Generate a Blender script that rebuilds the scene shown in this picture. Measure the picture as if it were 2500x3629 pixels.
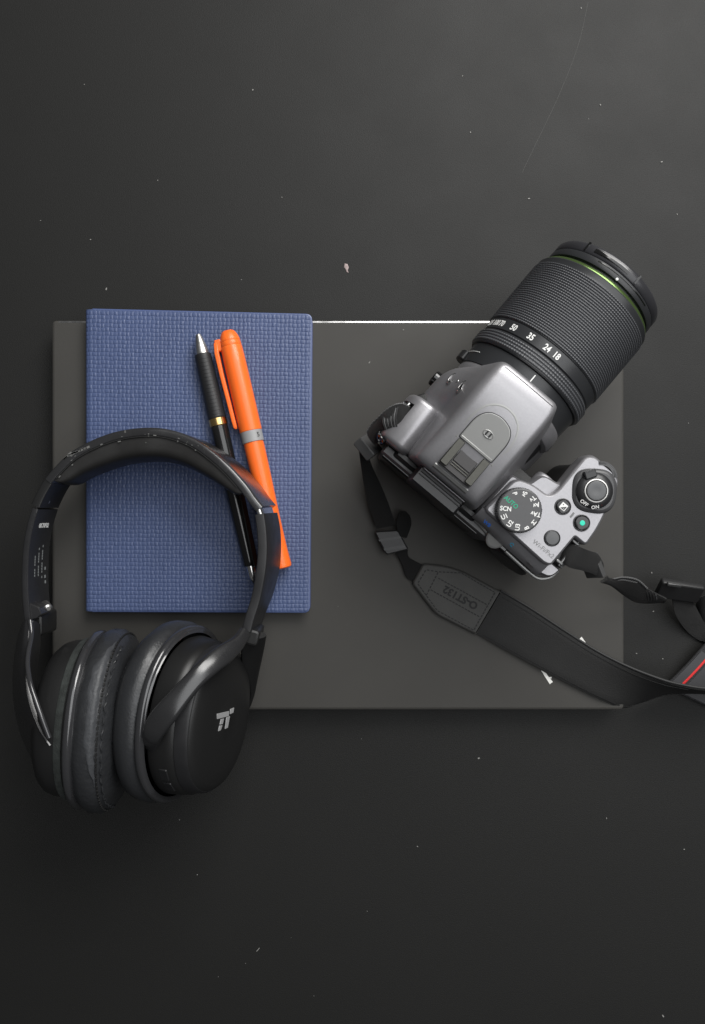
import bpy, math, random
import numpy as np
from mathutils import Vector, Matrix

random.seed(7)
rng = np.random.default_rng(7)
for o in list(bpy.data.objects):
    bpy.data.objects.remove(o)
SC = bpy.context.scene
COL = SC.collection
MM = 0.001                       # everything below is authored in millimetres

# ------------------------------------------------------------------ camera
CH, CF = 470.0, 2640.0           # phone height above the table (mm), focal length (px of 3629)
cd = bpy.data.cameras.new("camera")
cam = bpy.data.objects.new("camera", cd); COL.objects.link(cam)
cam.location = (0, 0, CH * MM)
cd.sensor_fit = 'VERTICAL'; cd.sensor_height = 36.0; cd.sensor_width = 24.0
cd.lens = 36.0 * CF / 3629.0
cd.clip_start = 0.01; cd.clip_end = 50
SC.camera = cam

# ------------------------------------------------------------------ world and lights
w = bpy.data.worlds.new("World"); SC.world = w; w.use_nodes = True
w.node_tree.nodes['Background'].inputs[0].default_value = (0.95, 0.97, 1.0, 1)
w.node_tree.nodes['Background'].inputs[1].default_value = 0.07

def area(name, loc, target, sx, sy, power, col):
    l = bpy.data.lights.new(name, 'AREA'); l.shape = 'RECTANGLE'
    l.size = sx; l.size_y = sy; l.energy = power; l.color = col
    o = bpy.data.objects.new(name, l); COL.objects.link(o)
    o.location = loc
    o.rotation_euler = (Vector(target) - Vector(loc)).to_track_quat('-Z', 'Y').to_euler()
    return o
area("window_light", (0.42, 0.82, 0.76), (0.06, 0.0, 0.0), 0.80, 0.60, 15.0, (1.0, 0.985, 0.96))
area("ceiling_light", (0.90, 0.45, 1.9), (0.78, 0.40, 0.0), 2.2, 2.0, 35.0, (0.97, 0.985, 1.0))

SC.view_settings.view_transform = 'Standard'
SC.view_settings.look = 'None'
SC.view_settings.exposure = 0.0
SC.view_settings.gamma = 1.0
SC.view_settings.use_curve_mapping = False
SC.render.engine = 'CYCLES'

# ------------------------------------------------------------------ materials
def mat(name, col, rough=0.5, metal=0.0, spec=0.5, bump=0.0, bscale=900, var=0.0, vscale=60,
        rvar=0.0, coat=0.0, coatr=0.1, sheen=0.0, detail=4, grey=None):
    m = bpy.data.materials.new(name); m.use_nodes = True
    nt = m.node_tree; N = nt.nodes; L = nt.links
    p = N['Principled BSDF']
    p.inputs['Base Color'].default_value = (*col, 1)
    p.inputs['Roughness'].default_value = rough
    p.inputs['Metallic'].default_value = metal
    p.inputs['Specular IOR Level'].default_value = spec
    p.inputs['Coat Weight'].default_value = coat
    p.inputs['Coat Roughness'].default_value = coatr
    p.inputs['Sheen Weight'].default_value = sheen
    tc = N.new('ShaderNodeTexCoord')
    if var > 0:
        n = N.new('ShaderNodeTexNoise'); n.inputs['Scale'].default_value = vscale; n.inputs['Detail'].default_value = 5
        L.new(tc.outputs['Object'], n.inputs['Vector'])
        r = N.new('ShaderNodeMapRange'); r.inputs[1].default_value = 0.3; r.inputs[2].default_value = 0.7
        r.inputs[3].default_value = 1 - var; r.inputs[4].default_value = 1 + var
        L.new(n.outputs['Fac'], r.inputs[0])
        mx = N.new('ShaderNodeVectorMath'); mx.operation = 'SCALE'
        mx.inputs[0].default_value = col
        L.new(r.outputs[0], mx.inputs['Scale']); L.new(mx.outputs[0], p.inputs['Base Color'])
    if rvar > 0:
        n = N.new('ShaderNodeTexNoise'); n.inputs['Scale'].default_value = vscale * 1.7; n.inputs['Detail'].default_value = 6
        L.new(tc.outputs['Object'], n.inputs['Vector'])
        r = N.new('ShaderNodeMapRange'); r.inputs[1].default_value = 0.3; r.inputs[2].default_value = 0.7
        r.inputs[3].default_value = max(0.02, rough - rvar); r.inputs[4].default_value = min(1, rough + rvar)
        L.new(n.outputs['Fac'], r.inputs[0]); L.new(r.outputs[0], p.inputs['Roughness'])
    if bump > 0:
        n = N.new('ShaderNodeTexNoise'); n.inputs['Scale'].default_value = bscale; n.inputs['Detail'].default_value = detail
        L.new(tc.outputs['Object'], n.inputs['Vector'])
        b = N.new('ShaderNodeBump'); b.inputs['Strength'].default_value = bump; b.inputs['Distance'].default_value = 0.0004
        L.new(n.outputs['Fac'], b.inputs['Height']); L.new(b.outputs[0], p.inputs['Normal'])
    return m

def webbing(name, col, scale):
    m = mat(name, col, 0.6, spec=0.4)
    nt = m.node_tree; N = nt.nodes; L = nt.links; p = N['Principled BSDF']
    uv = N.new('ShaderNodeTexCoord')
    sx = N.new('ShaderNodeSeparateXYZ'); L.new(uv.outputs['UV'], sx.inputs[0])
    hs = []
    for k, (o, s) in enumerate((('X', scale), ('Y', scale * 0.8))):
        a = N.new('ShaderNodeMath'); a.operation = 'MULTIPLY'; a.inputs[1].default_value = s
        L.new(sx.outputs[o], a.inputs[0])
        b = N.new('ShaderNodeMath'); b.operation = 'SINE'; L.new(a.outputs[0], b.inputs[0]); hs.append(b)
    c = N.new('ShaderNodeMath'); c.operation = 'MULTIPLY_ADD'; c.inputs[1].default_value = 0.45
    L.new(hs[1].outputs[0], c.inputs[0]); L.new(hs[0].outputs[0], c.inputs[2])
    b = N.new('ShaderNodeBump'); b.inputs['Strength'].default_value = 0.8; b.inputs['Distance'].default_value = 0.0004
    L.new(c.outputs[0], b.inputs['Height']); L.new(b.outputs[0], p.inputs['Normal'])
    return m

M = dict(
 table=mat('table_paint', (0.0120, 0.0119, 0.0112), 0.62, spec=0.28, bump=0.28, bscale=1300, var=0.03, vscale=14, rvar=0.02),
 laptop=mat('laptop_shell', (0.050, 0.048, 0.044), 0.56, spec=0.25, bump=0.07, bscale=2500, var=0.10, vscale=7, rvar=0.10),
 laptop_glint=mat('laptop_glint_metal', (0.42, 0.42, 0.42), 0.27, metal=0.95, rvar=0.08, vscale=120),  # bright metal for the far-edge strip that imitates a reflected highlight
 laptop_base=mat('laptop_base', (0.03, 0.03, 0.03), 0.5),
 logo=mat('laptop_logo', (0.80, 0.79, 0.75), 0.35),
 cover=mat('notebook_cover', (0.061, 0.086, 0.178), 0.43, spec=0.45, var=0.06, vscale=30, bump=0.05, bscale=3000),
 welt=mat('notebook_welt', (0.075, 0.105, 0.23), 0.33, spec=0.6),
 spine=mat('notebook_spine', (0.035, 0.045, 0.11), 0.45, spec=0.5),
 paper=mat('notebook_paper', (0.72, 0.69, 0.60), 0.8),
 orange=mat('highlighter_plastic', (1.0, 0.168, 0.022), 0.38, spec=0.4, bump=0.02, bscale=800, coat=0.15),
 greyband=mat('highlighter_band', (0.30, 0.30, 0.30), 0.4),
 ink=mat('dark_print', (0.02, 0.02, 0.02), 0.5),
 pen_black=mat('pen_barrel', (0.010, 0.010, 0.010), 0.16, spec=0.55, coat=0.3),
 pen_rubber=mat('pen_grip', (0.016, 0.016, 0.017), 0.48, spec=0.4, bump=0.05, bscale=1500),
 gold=mat('pen_gold', (0.80, 0.55, 0.22), 0.25, metal=1.0),
 chrome=mat('polished_metal', (0.72, 0.71, 0.69), 0.20, metal=1.0),
 satin=mat('satin_metal', (0.55, 0.54, 0.52), 0.38, metal=1.0, rvar=0.06, vscale=200),
 silver=mat('camera_silver', (0.315, 0.31, 0.322), 0.40, metal=0.66, spec=0.5, bump=0.07, bscale=4000, var=0.035, vscale=900, rvar=0.04),
 silver2=mat('camera_silver_lid', (0.315, 0.315, 0.307), 0.42, metal=0.6, spec=0.5, bump=0.03, bscale=3500),
 camblack=mat('camera_rubber', (0.020, 0.020, 0.020), 0.55, bump=0.25, bscale=1800),
 camplastic=mat('camera_black_plastic', (0.018, 0.018, 0.019), 0.36, bump=0.03, bscale=2500),
 camgrey=mat('camera_dark_grey', (0.060, 0.060, 0.062), 0.38, bump=0.03, bscale=2500),
 shoe=mat('hot_shoe_metal', (0.065, 0.064, 0.056), 0.40, metal=0.7, rvar=0.05, vscale=300),
 shoeplate=mat('hot_shoe_plate', (0.045, 0.043, 0.043), 0.45, metal=0.4),
 button=mat('camera_button', (0.085, 0.087, 0.09), 0.42, bump=0.04, bscale=2500),
 glossblack=mat('camera_gloss_black', (0.008, 0.008, 0.008), 0.13, spec=0.6),
 white=mat('white_print', (0.78, 0.78, 0.76), 0.5),
 red=mat('red_print', (0.7, 0.04, 0.03), 0.5),
 green=mat('green_print', (0.0, 0.33, 0.18), 0.5),
 teal=mat('green_button_dot', (0.01, 0.62, 0.42), 0.4),
 greyprint=mat('grey_print', (0.16, 0.16, 0.16), 0.5),
 blue=mat('blue_print', (0.02, 0.13, 0.55), 0.5),
 cyan=mat('cyan_print', (0.02, 0.30, 0.50), 0.5),
 lens=mat('lens_barrel', (0.026, 0.027, 0.029), 0.34, spec=0.5, bump=0.03, bscale=2500),
 lensrub=mat('lens_rubber', (0.066, 0.068, 0.073), 0.33, spec=0.6, bump=0.02, bscale=3000),
 lensgreen=mat('lens_green_ring', (0.12, 0.19, 0.06), 0.26, metal=0.75),
 lenscap=mat('lens_cap', (0.028, 0.028, 0.031), 0.28, spec=0.5, bump=0.02, bscale=2500),
 screen=mat('screen_glass', (0.01, 0.01, 0.012), 0.12),
 hp_matte=mat('headphone_matte', (0.012, 0.012, 0.012), 0.40, spec=0.45, bump=0.03, bscale=2500),
 hp_side=mat('headphone_arm', (0.016, 0.016, 0.017), 0.42, spec=0.45, rvar=0.06, vscale=90),
 hp_gloss=mat('headphone_gloss', (0.022, 0.022, 0.023), 0.26, spec=0.65, rvar=0.05, vscale=60, coat=0.2, coatr=0.2),
 hp_rim=mat('headphone_rim', (0.03, 0.03, 0.032), 0.17, spec=0.7, coat=0.4),
 hp_leather=mat('headphone_leather', (0.024, 0.025, 0.027), 0.37, spec=0.5, bump=0.35, bscale=900, rvar=0.08, vscale=150),
 hp_worn=mat('headphone_worn_leather', (0.024, 0.025, 0.027), 0.36, spec=0.5, bump=0.8, bscale=420, rvar=0.12, vscale=130),
 hp_patch=mat('headphone_worn_patch', (0.050, 0.052, 0.056), 0.46, spec=0.4, bump=0.9, bscale=350, rvar=0.1, vscale=120),
 hp_cushion=mat('headphone_cushion', (0.016, 0.0155, 0.015), 0.46, spec=0.4, bump=0.08, bscale=1400, rvar=0.05, vscale=80),
 hp_mesh=mat('headphone_fabric', (0.024, 0.028, 0.026), 0.85, bump=0.8, bscale=1600, var=0.35, vscale=260),
 hp_logo=mat('headphone_logo', (0.42, 0.42, 0.42), 0.35, metal=0.3),
 thread=mat('thread', (0.055, 0.057, 0.06), 0.6),
 web=webbing('strap_webbing', (0.024, 0.024, 0.024), 260.0),
 webgrey=webbing('strap_woven_face', (0.065, 0.065, 0.069), 420.0),
 strapmatte=mat('strap_backing', (0.018, 0.0178, 0.0175), 0.70, spec=0.3, bump=0.45, bscale=1300, var=0.08, vscale=70),
 leather=mat('strap_leather', (0.046, 0.045, 0.042), 0.55, spec=0.35, bump=0.25, bscale=1500, var=0.08, vscale=90),
 stitch=mat('strap_stitching', (0.008, 0.008, 0.008), 0.7),
 redline=mat('strap_red_line', (0.75, 0.035, 0.035), 0.6, bump=0.5, bscale=1500),
 strapplastic=mat('strap_plastic', (0.018, 0.018, 0.0185), 0.45, spec=0.5),
 keeper=mat('strap_keeper', (0.060, 0.060, 0.060), 0.26, spec=0.6),
 selv=mat('strap_selvedge', (0.11, 0.11, 0.11), 0.55),
 lugmetal=mat('lug_metal', (0.16, 0.16, 0.16), 0.35, metal=0.9),
 dust=mat('dust', (0.28, 0.275, 0.26), 0.9),
 fleck=mat('paper_fleck', (0.36, 0.29, 0.28), 0.9, var=0.3, vscale=900),
 scratch=mat('scratch', (0.075, 0.075, 0.072), 0.6),
)

_p = M['orange'].node_tree.nodes['Principled BSDF']
_p.inputs['Subsurface Weight'].default_value = 0.25
_p.inputs['Subsurface Radius'].default_value = (1.0, 0.35, 0.1)
_p.inputs['Subsurface Scale'].default_value = 0.003

# ------------------------------------------------------------------ helpers
def P(px, py, z):
    """world mm of the photograph's pixel at height z"""
    k = (CH - z) / CF
    return Vector(((px - 1250) * k, -(py - 1815) * k, z))

def ray_plane(px, py, c, n):
    d = Vector(((px - 1250), -(py - 1815), -CF)); o = Vector((0, 0, CH))
    t = (c - o).dot(n) / d.dot(n)
    return o + d * t

BASE = {}
def empty(name, base, label, cat, rz=0.0):
    o = bpy.data.objects.new(name, None); COL.objects.link(o)
    o.location = Vector(base) * MM; o.rotation_euler = (0, 0, rz)
    o.empty_display_size = 0.01
    o['label'] = label; o['category'] = cat
    BASE[o.name] = Vector(base)
    return o

def link(name, me, mt, parent, base):
    if mt is not None:
        me.materials.clear(); me.materials.append(mt)
    o = bpy.data.objects.new(name, me); COL.objects.link(o)
    if parent is not None:
        o.parent = parent
    BASE[o.name] = base
    return o

def mk(name, V, F, mt, parent=None, sharp=35, smooth=True, uv=None):
    base = Vector((0, 0, 0))
    if parent is not None and parent.name in BASE:
        base = BASE[parent.name]
    me = bpy.data.meshes.new(name)
    V = np.asarray([tuple(v) for v in V] if not isinstance(V, np.ndarray) else V, dtype=float)
    V = (V - np.array(base)) * MM
    me.from_pydata(V.tolist() if len(V) < 200000 else V, [], F)
    me.validate()
    if smooth:
        me.shade_smooth()
        if sharp:
            me.set_sharp_from_angle(angle=math.radians(sharp))
    if uv is not None:
        l = me.uv_layers.new(name='UV')
        idx = np.empty(len(me.loops), dtype=np.int32); me.loops.foreach_get('vertex_index', idx)
        l.data.foreach_set('uv', np.asarray(uv, dtype=np.float32)[idx].ravel())
    me.update()
    return link(name, me, mt, parent, base)

def grid_faces(nu, nv, cu=False, cv=False):
    i = np.arange(nu if cu else nu - 1); j = np.arange(nv if cv else nv - 1)
    I, J = np.meshgrid(i, j, indexing='ij'); I = I.ravel(); J = J.ravel()
    I2 = (I + 1) % nu; J2 = (J + 1) % nv
    return np.stack([I * nv + J, I2 * nv + J, I2 * nv + J2, I * nv + J2], 1)

def rings(R, cap0=True, cap1=True, closed=True):
    n = len(R[0]); V = [v for r in R for v in r]
    F = grid_faces(len(R), n, False, closed).tolist()
    if cap0: F.append(list(range(n))[::-1])
    if cap1: F.append([(len(R) - 1) * n + i for i in range(n)])
    # make the winding point outwards (signed volume)
    vol = 0.0
    for f in F:
        a = Vector(V[f[0]])
        for k in range(1, len(f) - 1):
            vol += a.dot(Vector(V[f[k]]).cross(Vector(V[f[k + 1]])))
    if vol < 0:
        F = [list(f)[::-1] for f in F]
    return V, F

def rpoly(pts, n=5):
    """closed polygon of (x, y, radius) -> rounded list of (x, y)"""
    out = []; m = len(pts)
    for i in range(m):
        p = Vector(pts[i][:2]); r = pts[i][2] if len(pts[i]) > 2 else 0.0
        a = Vector(pts[i - 1][:2]); b = Vector(pts[(i + 1) % m][:2])
        da = (a - p); db = (b - p)
        d = min(r, da.length * 0.49, db.length * 0.49)
        if d < 1e-4:
            d = 1e-3
        s = p + da.normalized() * d; e = p + db.normalized() * d
        for k in range(n + 1):
            t = k / n
            q = s * (1 - t) ** 2 + p * (2 * t * (1 - t)) + e * t ** 2
            out.append((q.x, q.y))
    return out

def inset(poly, d):
    if abs(d) < 1e-9: return list(poly)
    n = len(poly); A = sum(poly[i][0] * poly[(i + 1) % n][1] - poly[(i + 1) % n][0] * poly[i][1] for i in range(n))
    sgn = 1 if A > 0 else -1
    out = []
    for i in range(n):
        p = Vector(poly[i]); a = None; b = None
        for k in range(1, n):
            q = p - Vector(poly[i - k])
            if q.length > 1e-3: a = q.normalized(); break
        for k in range(1, n):
            q = Vector(poly[(i + k) % n]) - p
            if q.length > 1e-3: b = q.normalized(); break
        na = Vector((-a.y, a.x)) * sgn; nb = Vector((-b.y, b.x)) * sgn
        h = (na + nb); h = h / max(h.length, 1e-6)
        s = d / max(0.5, h.dot(na))
        out.append((p.x + h.x * s, p.y + h.y * s))
    return out

def plate(name, poly, profile, mt, parent, f=None, sharp=35):
    """prism from a 2D polygon; profile = [(z, inset)]; f maps (x, y, z) -> point"""
    f = f or (lambda x, y, z: (x, y, z))
    R = [[f(x, y, z) for x, y in inset(poly, d)] for z, d in profile]
    V, F = rings(R)
    return mk(name, V, F, mt, parent, sharp=sharp)

def frame(c, t, up=Vector((0, 0, 1))):
    t = Vector(t).normalized(); a = Vector(up).cross(t)
    a = a.normalized() if a.length > 1e-5 else Vector((1, 0, 0))
    b = t.cross(a)
    return Vector(c), t, a, b

def lathe(name, c, axis, prof, mt, parent, n=64, up=(0, 0, 1), rad=None, cap0=True, cap1=True, sharp=35, sq=None):
    """prof = [(t, r)]; rad(theta, i) scales r; sq=(sa, sb) semi axis scale along (a, b)"""
    c, t, a, b = frame(c, axis, Vector(up))
    sa, sb = sq or (1, 1)
    R = []
    for i, (tt, r) in enumerate(prof):
        ring = []
        for k in range(n):
            th = 2 * math.pi * k / n
            rr = r * (rad(th, i) if rad else 1)
            ring.append(c + t * tt + a * (math.cos(th) * rr * sa) + b * (math.sin(th) * rr * sb))
        R.append(ring)
    V, F = rings(R, cap0, cap1)
    return mk(name, V, F, mt, parent, sharp=sharp)

def box(name, c, size, mt, parent, rz=0.0, bev=0.3, axes=None):
    """bevelled box"""
    if axes is None:
        ax = Vector((math.cos(rz), math.sin(rz), 0)); ay = Vector((-math.sin(rz), math.cos(rz), 0)); az = Vector((0, 0, 1))
    else:
        ax, ay, az = axes
    sx, sy, sz = [s / 2 for s in size]; b = min(bev, sx * 0.9, sy * 0.9, sz * 0.9); c = Vector(c)
    poly = rpoly([(-sx, -sy, b * 1.5), (sx, -sy, b * 1.5), (sx, sy, b * 1.5), (-sx, sy, b * 1.5)], 3)
    prof = [(-sz, b), (-sz + b * 0.3, b * 0.3), (-sz + b, 0), (sz - b, 0), (sz - b * 0.3, b * 0.3), (sz, b)]
    R = [[c + ax * x + ay * y + az * z for x, y in inset(poly, d)] for z, d in prof]
    V, F = rings(R)
    return mk(name, V, F, mt, parent)

def catmull(pts, n):
    pts = [np.array(p, dtype=float) for p in pts]
    if len(pts) == 2:
        return [pts[0] * (1 - t) + pts[1] * t for t in np.linspace(0, 1, n)]
    e = [2 * pts[0] - pts[1]] + pts + [2 * pts[-1] - pts[-2]]
    out = []
    for s in np.linspace(0, len(pts) - 1, n):
        i = min(int(s), len(pts) - 2); t = s - i
        p0, p1, p2, p3 = e[i:i + 4]
        out.append(0.5 * ((2 * p1) + (p2 - p0) * t + (2 * p0 - 5 * p1 + 4 * p2 - p3) * t * t + (3 * p1 - p0 - 3 * p2 + p3) * t ** 3))
    return out

def ribbon(name, A, B, th, mt, parent, n=60, m=7, px=True, crown=0.0, edge=0.0):
    """strip between the edge curves A and B (px, py, z triples), with thickness"""
    if px:
        A = [P(*a) for a in A]; B = [P(*b) for b in B]
    a = catmull(A, n); b = catmull(B, n)
    R = []; UV = []; s = 0.0; prev = None
    for i in range(n):
        ca = Vector(a[i]); cb = Vector(b[i])
        j = min(i + 1, n - 1); k = max(i - 1, 0)
        tan = (Vector(a[j]) + Vector(b[j]) - Vector(a[k]) - Vector(b[k])).normalized()
        wd = (cb - ca); nrm = tan.cross(wd).normalized() if wd.length > 1e-6 else Vector((0, 0, 1))
        if prev is not None and nrm.dot(prev) < 0: nrm = -nrm
        if prev is None and nrm.z < 0: nrm = -nrm
        prev = nrm
        if i: s += ((ca + cb) / 2 - mid).length
        mid = (ca + cb) / 2
        top = []; bot = []
        for q in range(m):
            u = q / (m - 1)
            h = crown * (1 - (2 * u - 1) ** 2) + (edge if q in (1, m - 2) else 0)
            round_ = th * 0.5 * (0.55 if q in (0, m - 1) else 1.0)
            top.append(ca.lerp(cb, u) + nrm * (h + round_)); bot.append(ca.lerp(cb, u) + nrm * (h - round_))
        R.append(top + bot[::-1])
        UV += [(s * 0.05, q / (m - 1)) for q in range(m)] + [(s * 0.05, q / (m - 1)) for q in range(m)][::-1]
    V, F = rings(R)
    return mk(name, V, F, mt, parent, sharp=50, uv=UV)

def loft_path(name, secs, mt, parent, sharp=40):
    V, F = rings(secs)
    return mk(name, V, F, mt, parent, sharp=sharp)

def tube(name, pts, r, mt, parent, n=8, px=False, samples=None, closed=False):
    if px: pts = [P(*p) for p in pts]
    if closed: pts = list(pts) + [pts[0]]
    c = [Vector(p) for p in catmull(pts, samples or len(pts) * 4)]
    R = []
    for i, p in enumerate(c):
        t = (c[min(i + 1, len(c) - 1)] - c[max(i - 1, 0)]).normalized()
        u = Vector((0, 0, 1)) if abs(t.z) < 0.9 else Vector((1, 0, 0))
        a = u.cross(t).normalized(); b = t.cross(a)
        R.append([p + a * (math.cos(2 * math.pi * k / n) * r) + b * (math.sin(2 * math.pi * k / n) * r) for k in range(n)])
    V, F = rings(R)
    return mk(name, V, F, mt, parent)

def text(name, s, size, mtx, mt, parent, bold=0.0, extrude=0.03, sx=1.0):
    """flat lettering: size = cap height in mm, mtx = 4x4 in mm (x right, y up, z out)"""
    cu = bpy.data.curves.new(name, 'FONT'); cu.body = s; cu.align_x = 'CENTER'; cu.align_y = 'CENTER'
    cu.size = size / 0.69; cu.offset = bold * size; cu.extrude = extrude; cu.resolution_u = 3
    ob = bpy.data.objects.new(name, cu); COL.objects.link(ob)
    me = bpy.data.meshes.new_from_object(ob)
    bpy.data.objects.remove(ob); bpy.data.curves.remove(cu)
    V = [mtx @ Vector((v.co.x * sx, v.co.y, v.co.z)) for v in me.vertices]
    F = [list(p.vertices) for p in me.polygons]
    bpy.data.meshes.remove(me)
    return mk(name, V, F, mt, parent, smooth=False)

def basis(c, ax, ay):
    ax = Vector(ax).normalized(); az = ax.cross(Vector(ay)).normalized(); ay = az.cross(ax)
    m = Matrix((ax, ay, az)).transposed().to_4x4(); m.translation = Vector(c)
    return m

def merge(parts):
    V = []; F = []
    for v, f in parts:
        o = len(V); V += list(v); F += [[i + o for i in q] for q in f]
    return V, F

def boxgeo(c, ax, ay, az, sx, sy, sz):
    c = Vector(c); V = [c + ax * (sx * i) + ay * (sy * j) + az * (sz * k) for k in (-.5, .5) for j in (-.5, .5) for i in (-.5, .5)]
    return V, [[0, 2, 3, 1], [4, 5, 7, 6], [0, 1, 5, 4], [2, 6, 7, 3], [0, 4, 6, 2], [1, 3, 7, 5]]

def boolean_cut(o, cutters):
    for c in cutters:
        md = o.modifiers.new('cut', 'BOOLEAN'); md.operation = 'DIFFERENCE'; md.object = c; md.solver = 'EXACT'
    dg = bpy.context.evaluated_depsgraph_get()
    me = bpy.data.meshes.new_from_object(o.evaluated_get(dg))
    o.modifiers.clear(); o.data = me
    me.shade_smooth(); me.set_sharp_from_angle(angle=math.radians(35))
    for c in cutters: bpy.data.objects.remove(c)

# ================================================================== table
TOPZ = 16.0
R_ = 900.0
tb = plate('table', rpoly([(-R_, -R_, 20), (R_, -R_, 20), (R_, R_, 20), (-R_, R_, 20)], 4), [(-30, 2), (-28, 0), (-2, 0), (0, 2)], M['table'], None)
tb['kind'] = 'structure'
# hairline scratch in the paint, upper right
tube('scratch', [(2085, 10, 0.0), (2050, 160, 0.0), (1985, 330, 0.0), (1900, 510, 0.0), (1850, 615, 0.0)], 0.10, M['scratch'], tb, n=5, px=True, samples=50)

# ================================================================== laptop
x0, y0 = P(185, 0, TOPZ).x, P(0, 1136, TOPZ).y
x1, y1 = P(2212, 0, TOPZ).x, P(0, 2516, TOPZ).y
lap = empty('laptop', ((x0 + x1) / 2, (y0 + y1) / 2, 0), 'closed dark grey laptop lying flat under the notebook and camera', 'laptop')
lp = rpoly([(x0, y1, 3), (x1, y1, 3), (x1, y0, 3), (x0, y0, 3)], 6)
plate('base', lp, [(1.2, 3), (2.2, 1.2), (4.5, 0.3), (8.2, 0.0), (8.6, 0.5)], M['laptop_base'], lap)
lid = plate('lid', lp, [(9.0, 0.6), (9.4, 0.1), (TOPZ - 1.4, 0.0), (TOPZ - 1.05, 0.1)], M['laptop'], lap)
plate('bevelled_edge', lp, [(TOPZ - 1.06, 0.11), (TOPZ - 0.50, 0.16), (TOPZ - 0.36, 0.30), (TOPZ - 0.03, 1.45), (TOPZ - 0.025, 1.5)], M['laptop'], lid)
# added bright metal strip on the far edge only, standing in for the window's reflection
glint_strip = [[(x, y0 - 1.40, TOPZ - .06), (x, y0 - 1.40, TOPZ + .015), (x, y0 - 0.42, TOPZ - .26), (x, y0 - 0.38, TOPZ - .34)] for x in np.linspace(x0 + 4, x1 - 4, 30)]
loft_path('edge_glint', glint_strip, M['laptop_glint'], lid)
plate('lid_panel', lp, [(TOPZ - 1.0, 1.6), (TOPZ - 0.03, 1.48), (TOPZ, 1.6)], M['laptop'], lid)
for fx in (0.12, 0.88):
    for fy in (0.12, 0.88):
        cx, cy = x0 + (x1 - x0) * fx, y1 + (y0 - y1) * fy
        plate('rubber_foot', rpoly([(cx - 12, cy - 3, 3), (cx + 12, cy - 3, 3), (cx + 12, cy + 3, 3), (cx - 12, cy + 3, 3)], 4), [(0, 0.4), (0.4, 0), (1.4, 0)], M['camblack'], lap)
for pts in ([(1918, 2376), (1936, 2386), (1946, 2400), (1955, 2399), (1956, 2404), (1951, 2406), (1960, 2417), (1949, 2425)],
            [(2062, 2257), (2076, 2277), (2064, 2290), (2050, 2269)]):
    q = [(P(a, b, TOPZ).x, P(a, b, TOPZ).y) for a, b in pts][::-1]
    plate('logo_stroke', q, [(TOPZ - 0.2, 0), (TOPZ + 0.06, 0)], M['logo'], lap)

# ================================================================== notebook
NZ = 25.0
nb = empty('notebook', tuple(P(705, 1632, TOPZ).xy) + (TOPZ,), 'blue notebook with a basket-weave embossed cover, lying on the laptop', 'notebook')
def q2(z, d=0.0):
    c = [P(303, 2170, NZ), P(1099, 2173, NZ), P(1107, 1112, NZ), P(303, 1093, NZ)]
    return [(c[0].x + d, c[0].y + d), (c[1].x - d, c[1].y + d), (c[2].x - d, c[2].y - d), (c[3].x + d, c[3].y - d)]
def nbpoly(d, r):
    q = q2(NZ, d)
    return rpoly([(*q[0], 0.8), (*q[1], r), (*q[2], r), (*q[3], 0.8)], 7)
plate('back_cover', nbpoly(0, 4.0), [(TOPZ + 0.02, 0.3), (TOPZ + 0.4, 0), (TOPZ + 1.3, 0), (TOPZ + 1.5, 0.4)], M['spine'], nb)
plate('page_block', nbpoly(1.5, 3.0), [(TOPZ + 1.5, 0), (NZ - 1.5, 0)], M['paper'], nb)
fcq = [(x if x > 0 or k in (1, 2) else x + 3.8, y) for k, (x, y) in enumerate(q2(NZ))]
fcq = [(fcq[k][0] + (3.8 if k in (0, 3) and fcq[k][0] == q2(NZ)[k][0] else 0), fcq[k][1]) for k in range(4)]
cover = plate('front_cover', rpoly([(*fcq[0], .5), (*fcq[1], 4), (*fcq[2], 4), (*fcq[3], .5)], 7), [(NZ - 1.5, 0.5), (NZ - 1.25, 0.05), (NZ - 0.6, 0), (NZ - 0.25, 0.25), (NZ - 0.1, 0.7)], M['welt'], nb)
# rounded spine wrapping the left side
qa = q2(NZ)
secs = []
for t in np.linspace(0, 1, 14):
    y = qa[0][1] * (1 - t) + qa[3][1] * t; x = qa[0][0] * (1 - t) + qa[3][0] * t
    sh = 0.35 if t in (0.0, 1.0) else 0.0
    pr = []
    for k in range(13):
        a = math.pi / 2 + math.pi * k / 12
        pr.append((x + 2.6 + (2.6 - sh) * math.cos(a), y, TOPZ + 3.4 + (3.3 - sh) * math.sin(a)))
    secs.append(pr)
loft_path('spine', secs, M['spine'], nb)
# woven face: real relief
pitch = 14.6 * (CH - NZ) / CF
c = [np.array(p) for p in q2(NZ, 0.5)]; c[0][0] -= 1.3; c[3][0] -= 1.3
Wd = np.linalg.norm(c[1] - c[0]); Hd = np.linalg.norm(c[3] - c[0])
nu, nv = int(Wd / pitch * 8), int(Hd / pitch * 8)
U, Vv = np.meshgrid(np.linspace(0, 1, nu), np.linspace(0, 1, nv), indexing='ij')
X = (c[0][0] * (1 - U) + c[1][0] * U) * (1 - Vv) + (c[3][0] * (1 - U) + c[2][0] * U) * Vv
Y = (c[0][1] * (1 - U) + c[1][1] * U) * (1 - Vv) + (c[3][1] * (1 - U) + c[2][1] * U) * Vv
su = U * Wd / pitch; sv = Vv * Hd / pitch
su = su + 0.06 * np.sin(sv * 1.7 + 3 * np.sin(su * 0.31)) + 0.04 * np.sin(su * 2.3 + sv * 0.77)
sv = sv + 0.05 * np.sin(su * 1.9 + 2 * np.sin(sv * 0.23))
J = np.floor(sv).astype(int); off = (J % 2) * 1.0
s2 = su + off; pair = np.floor(s2 / 2); r = s2 - 2 * pair                 # 0..2
hor = r < 1.18
uu = np.where(hor, r / 1.18, (r - 1.18) / 0.82) * 2 - 1
vv = (sv - J) * 2 - 1
cell = (pair * 2 + hor) * 131 + J * 17
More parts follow.
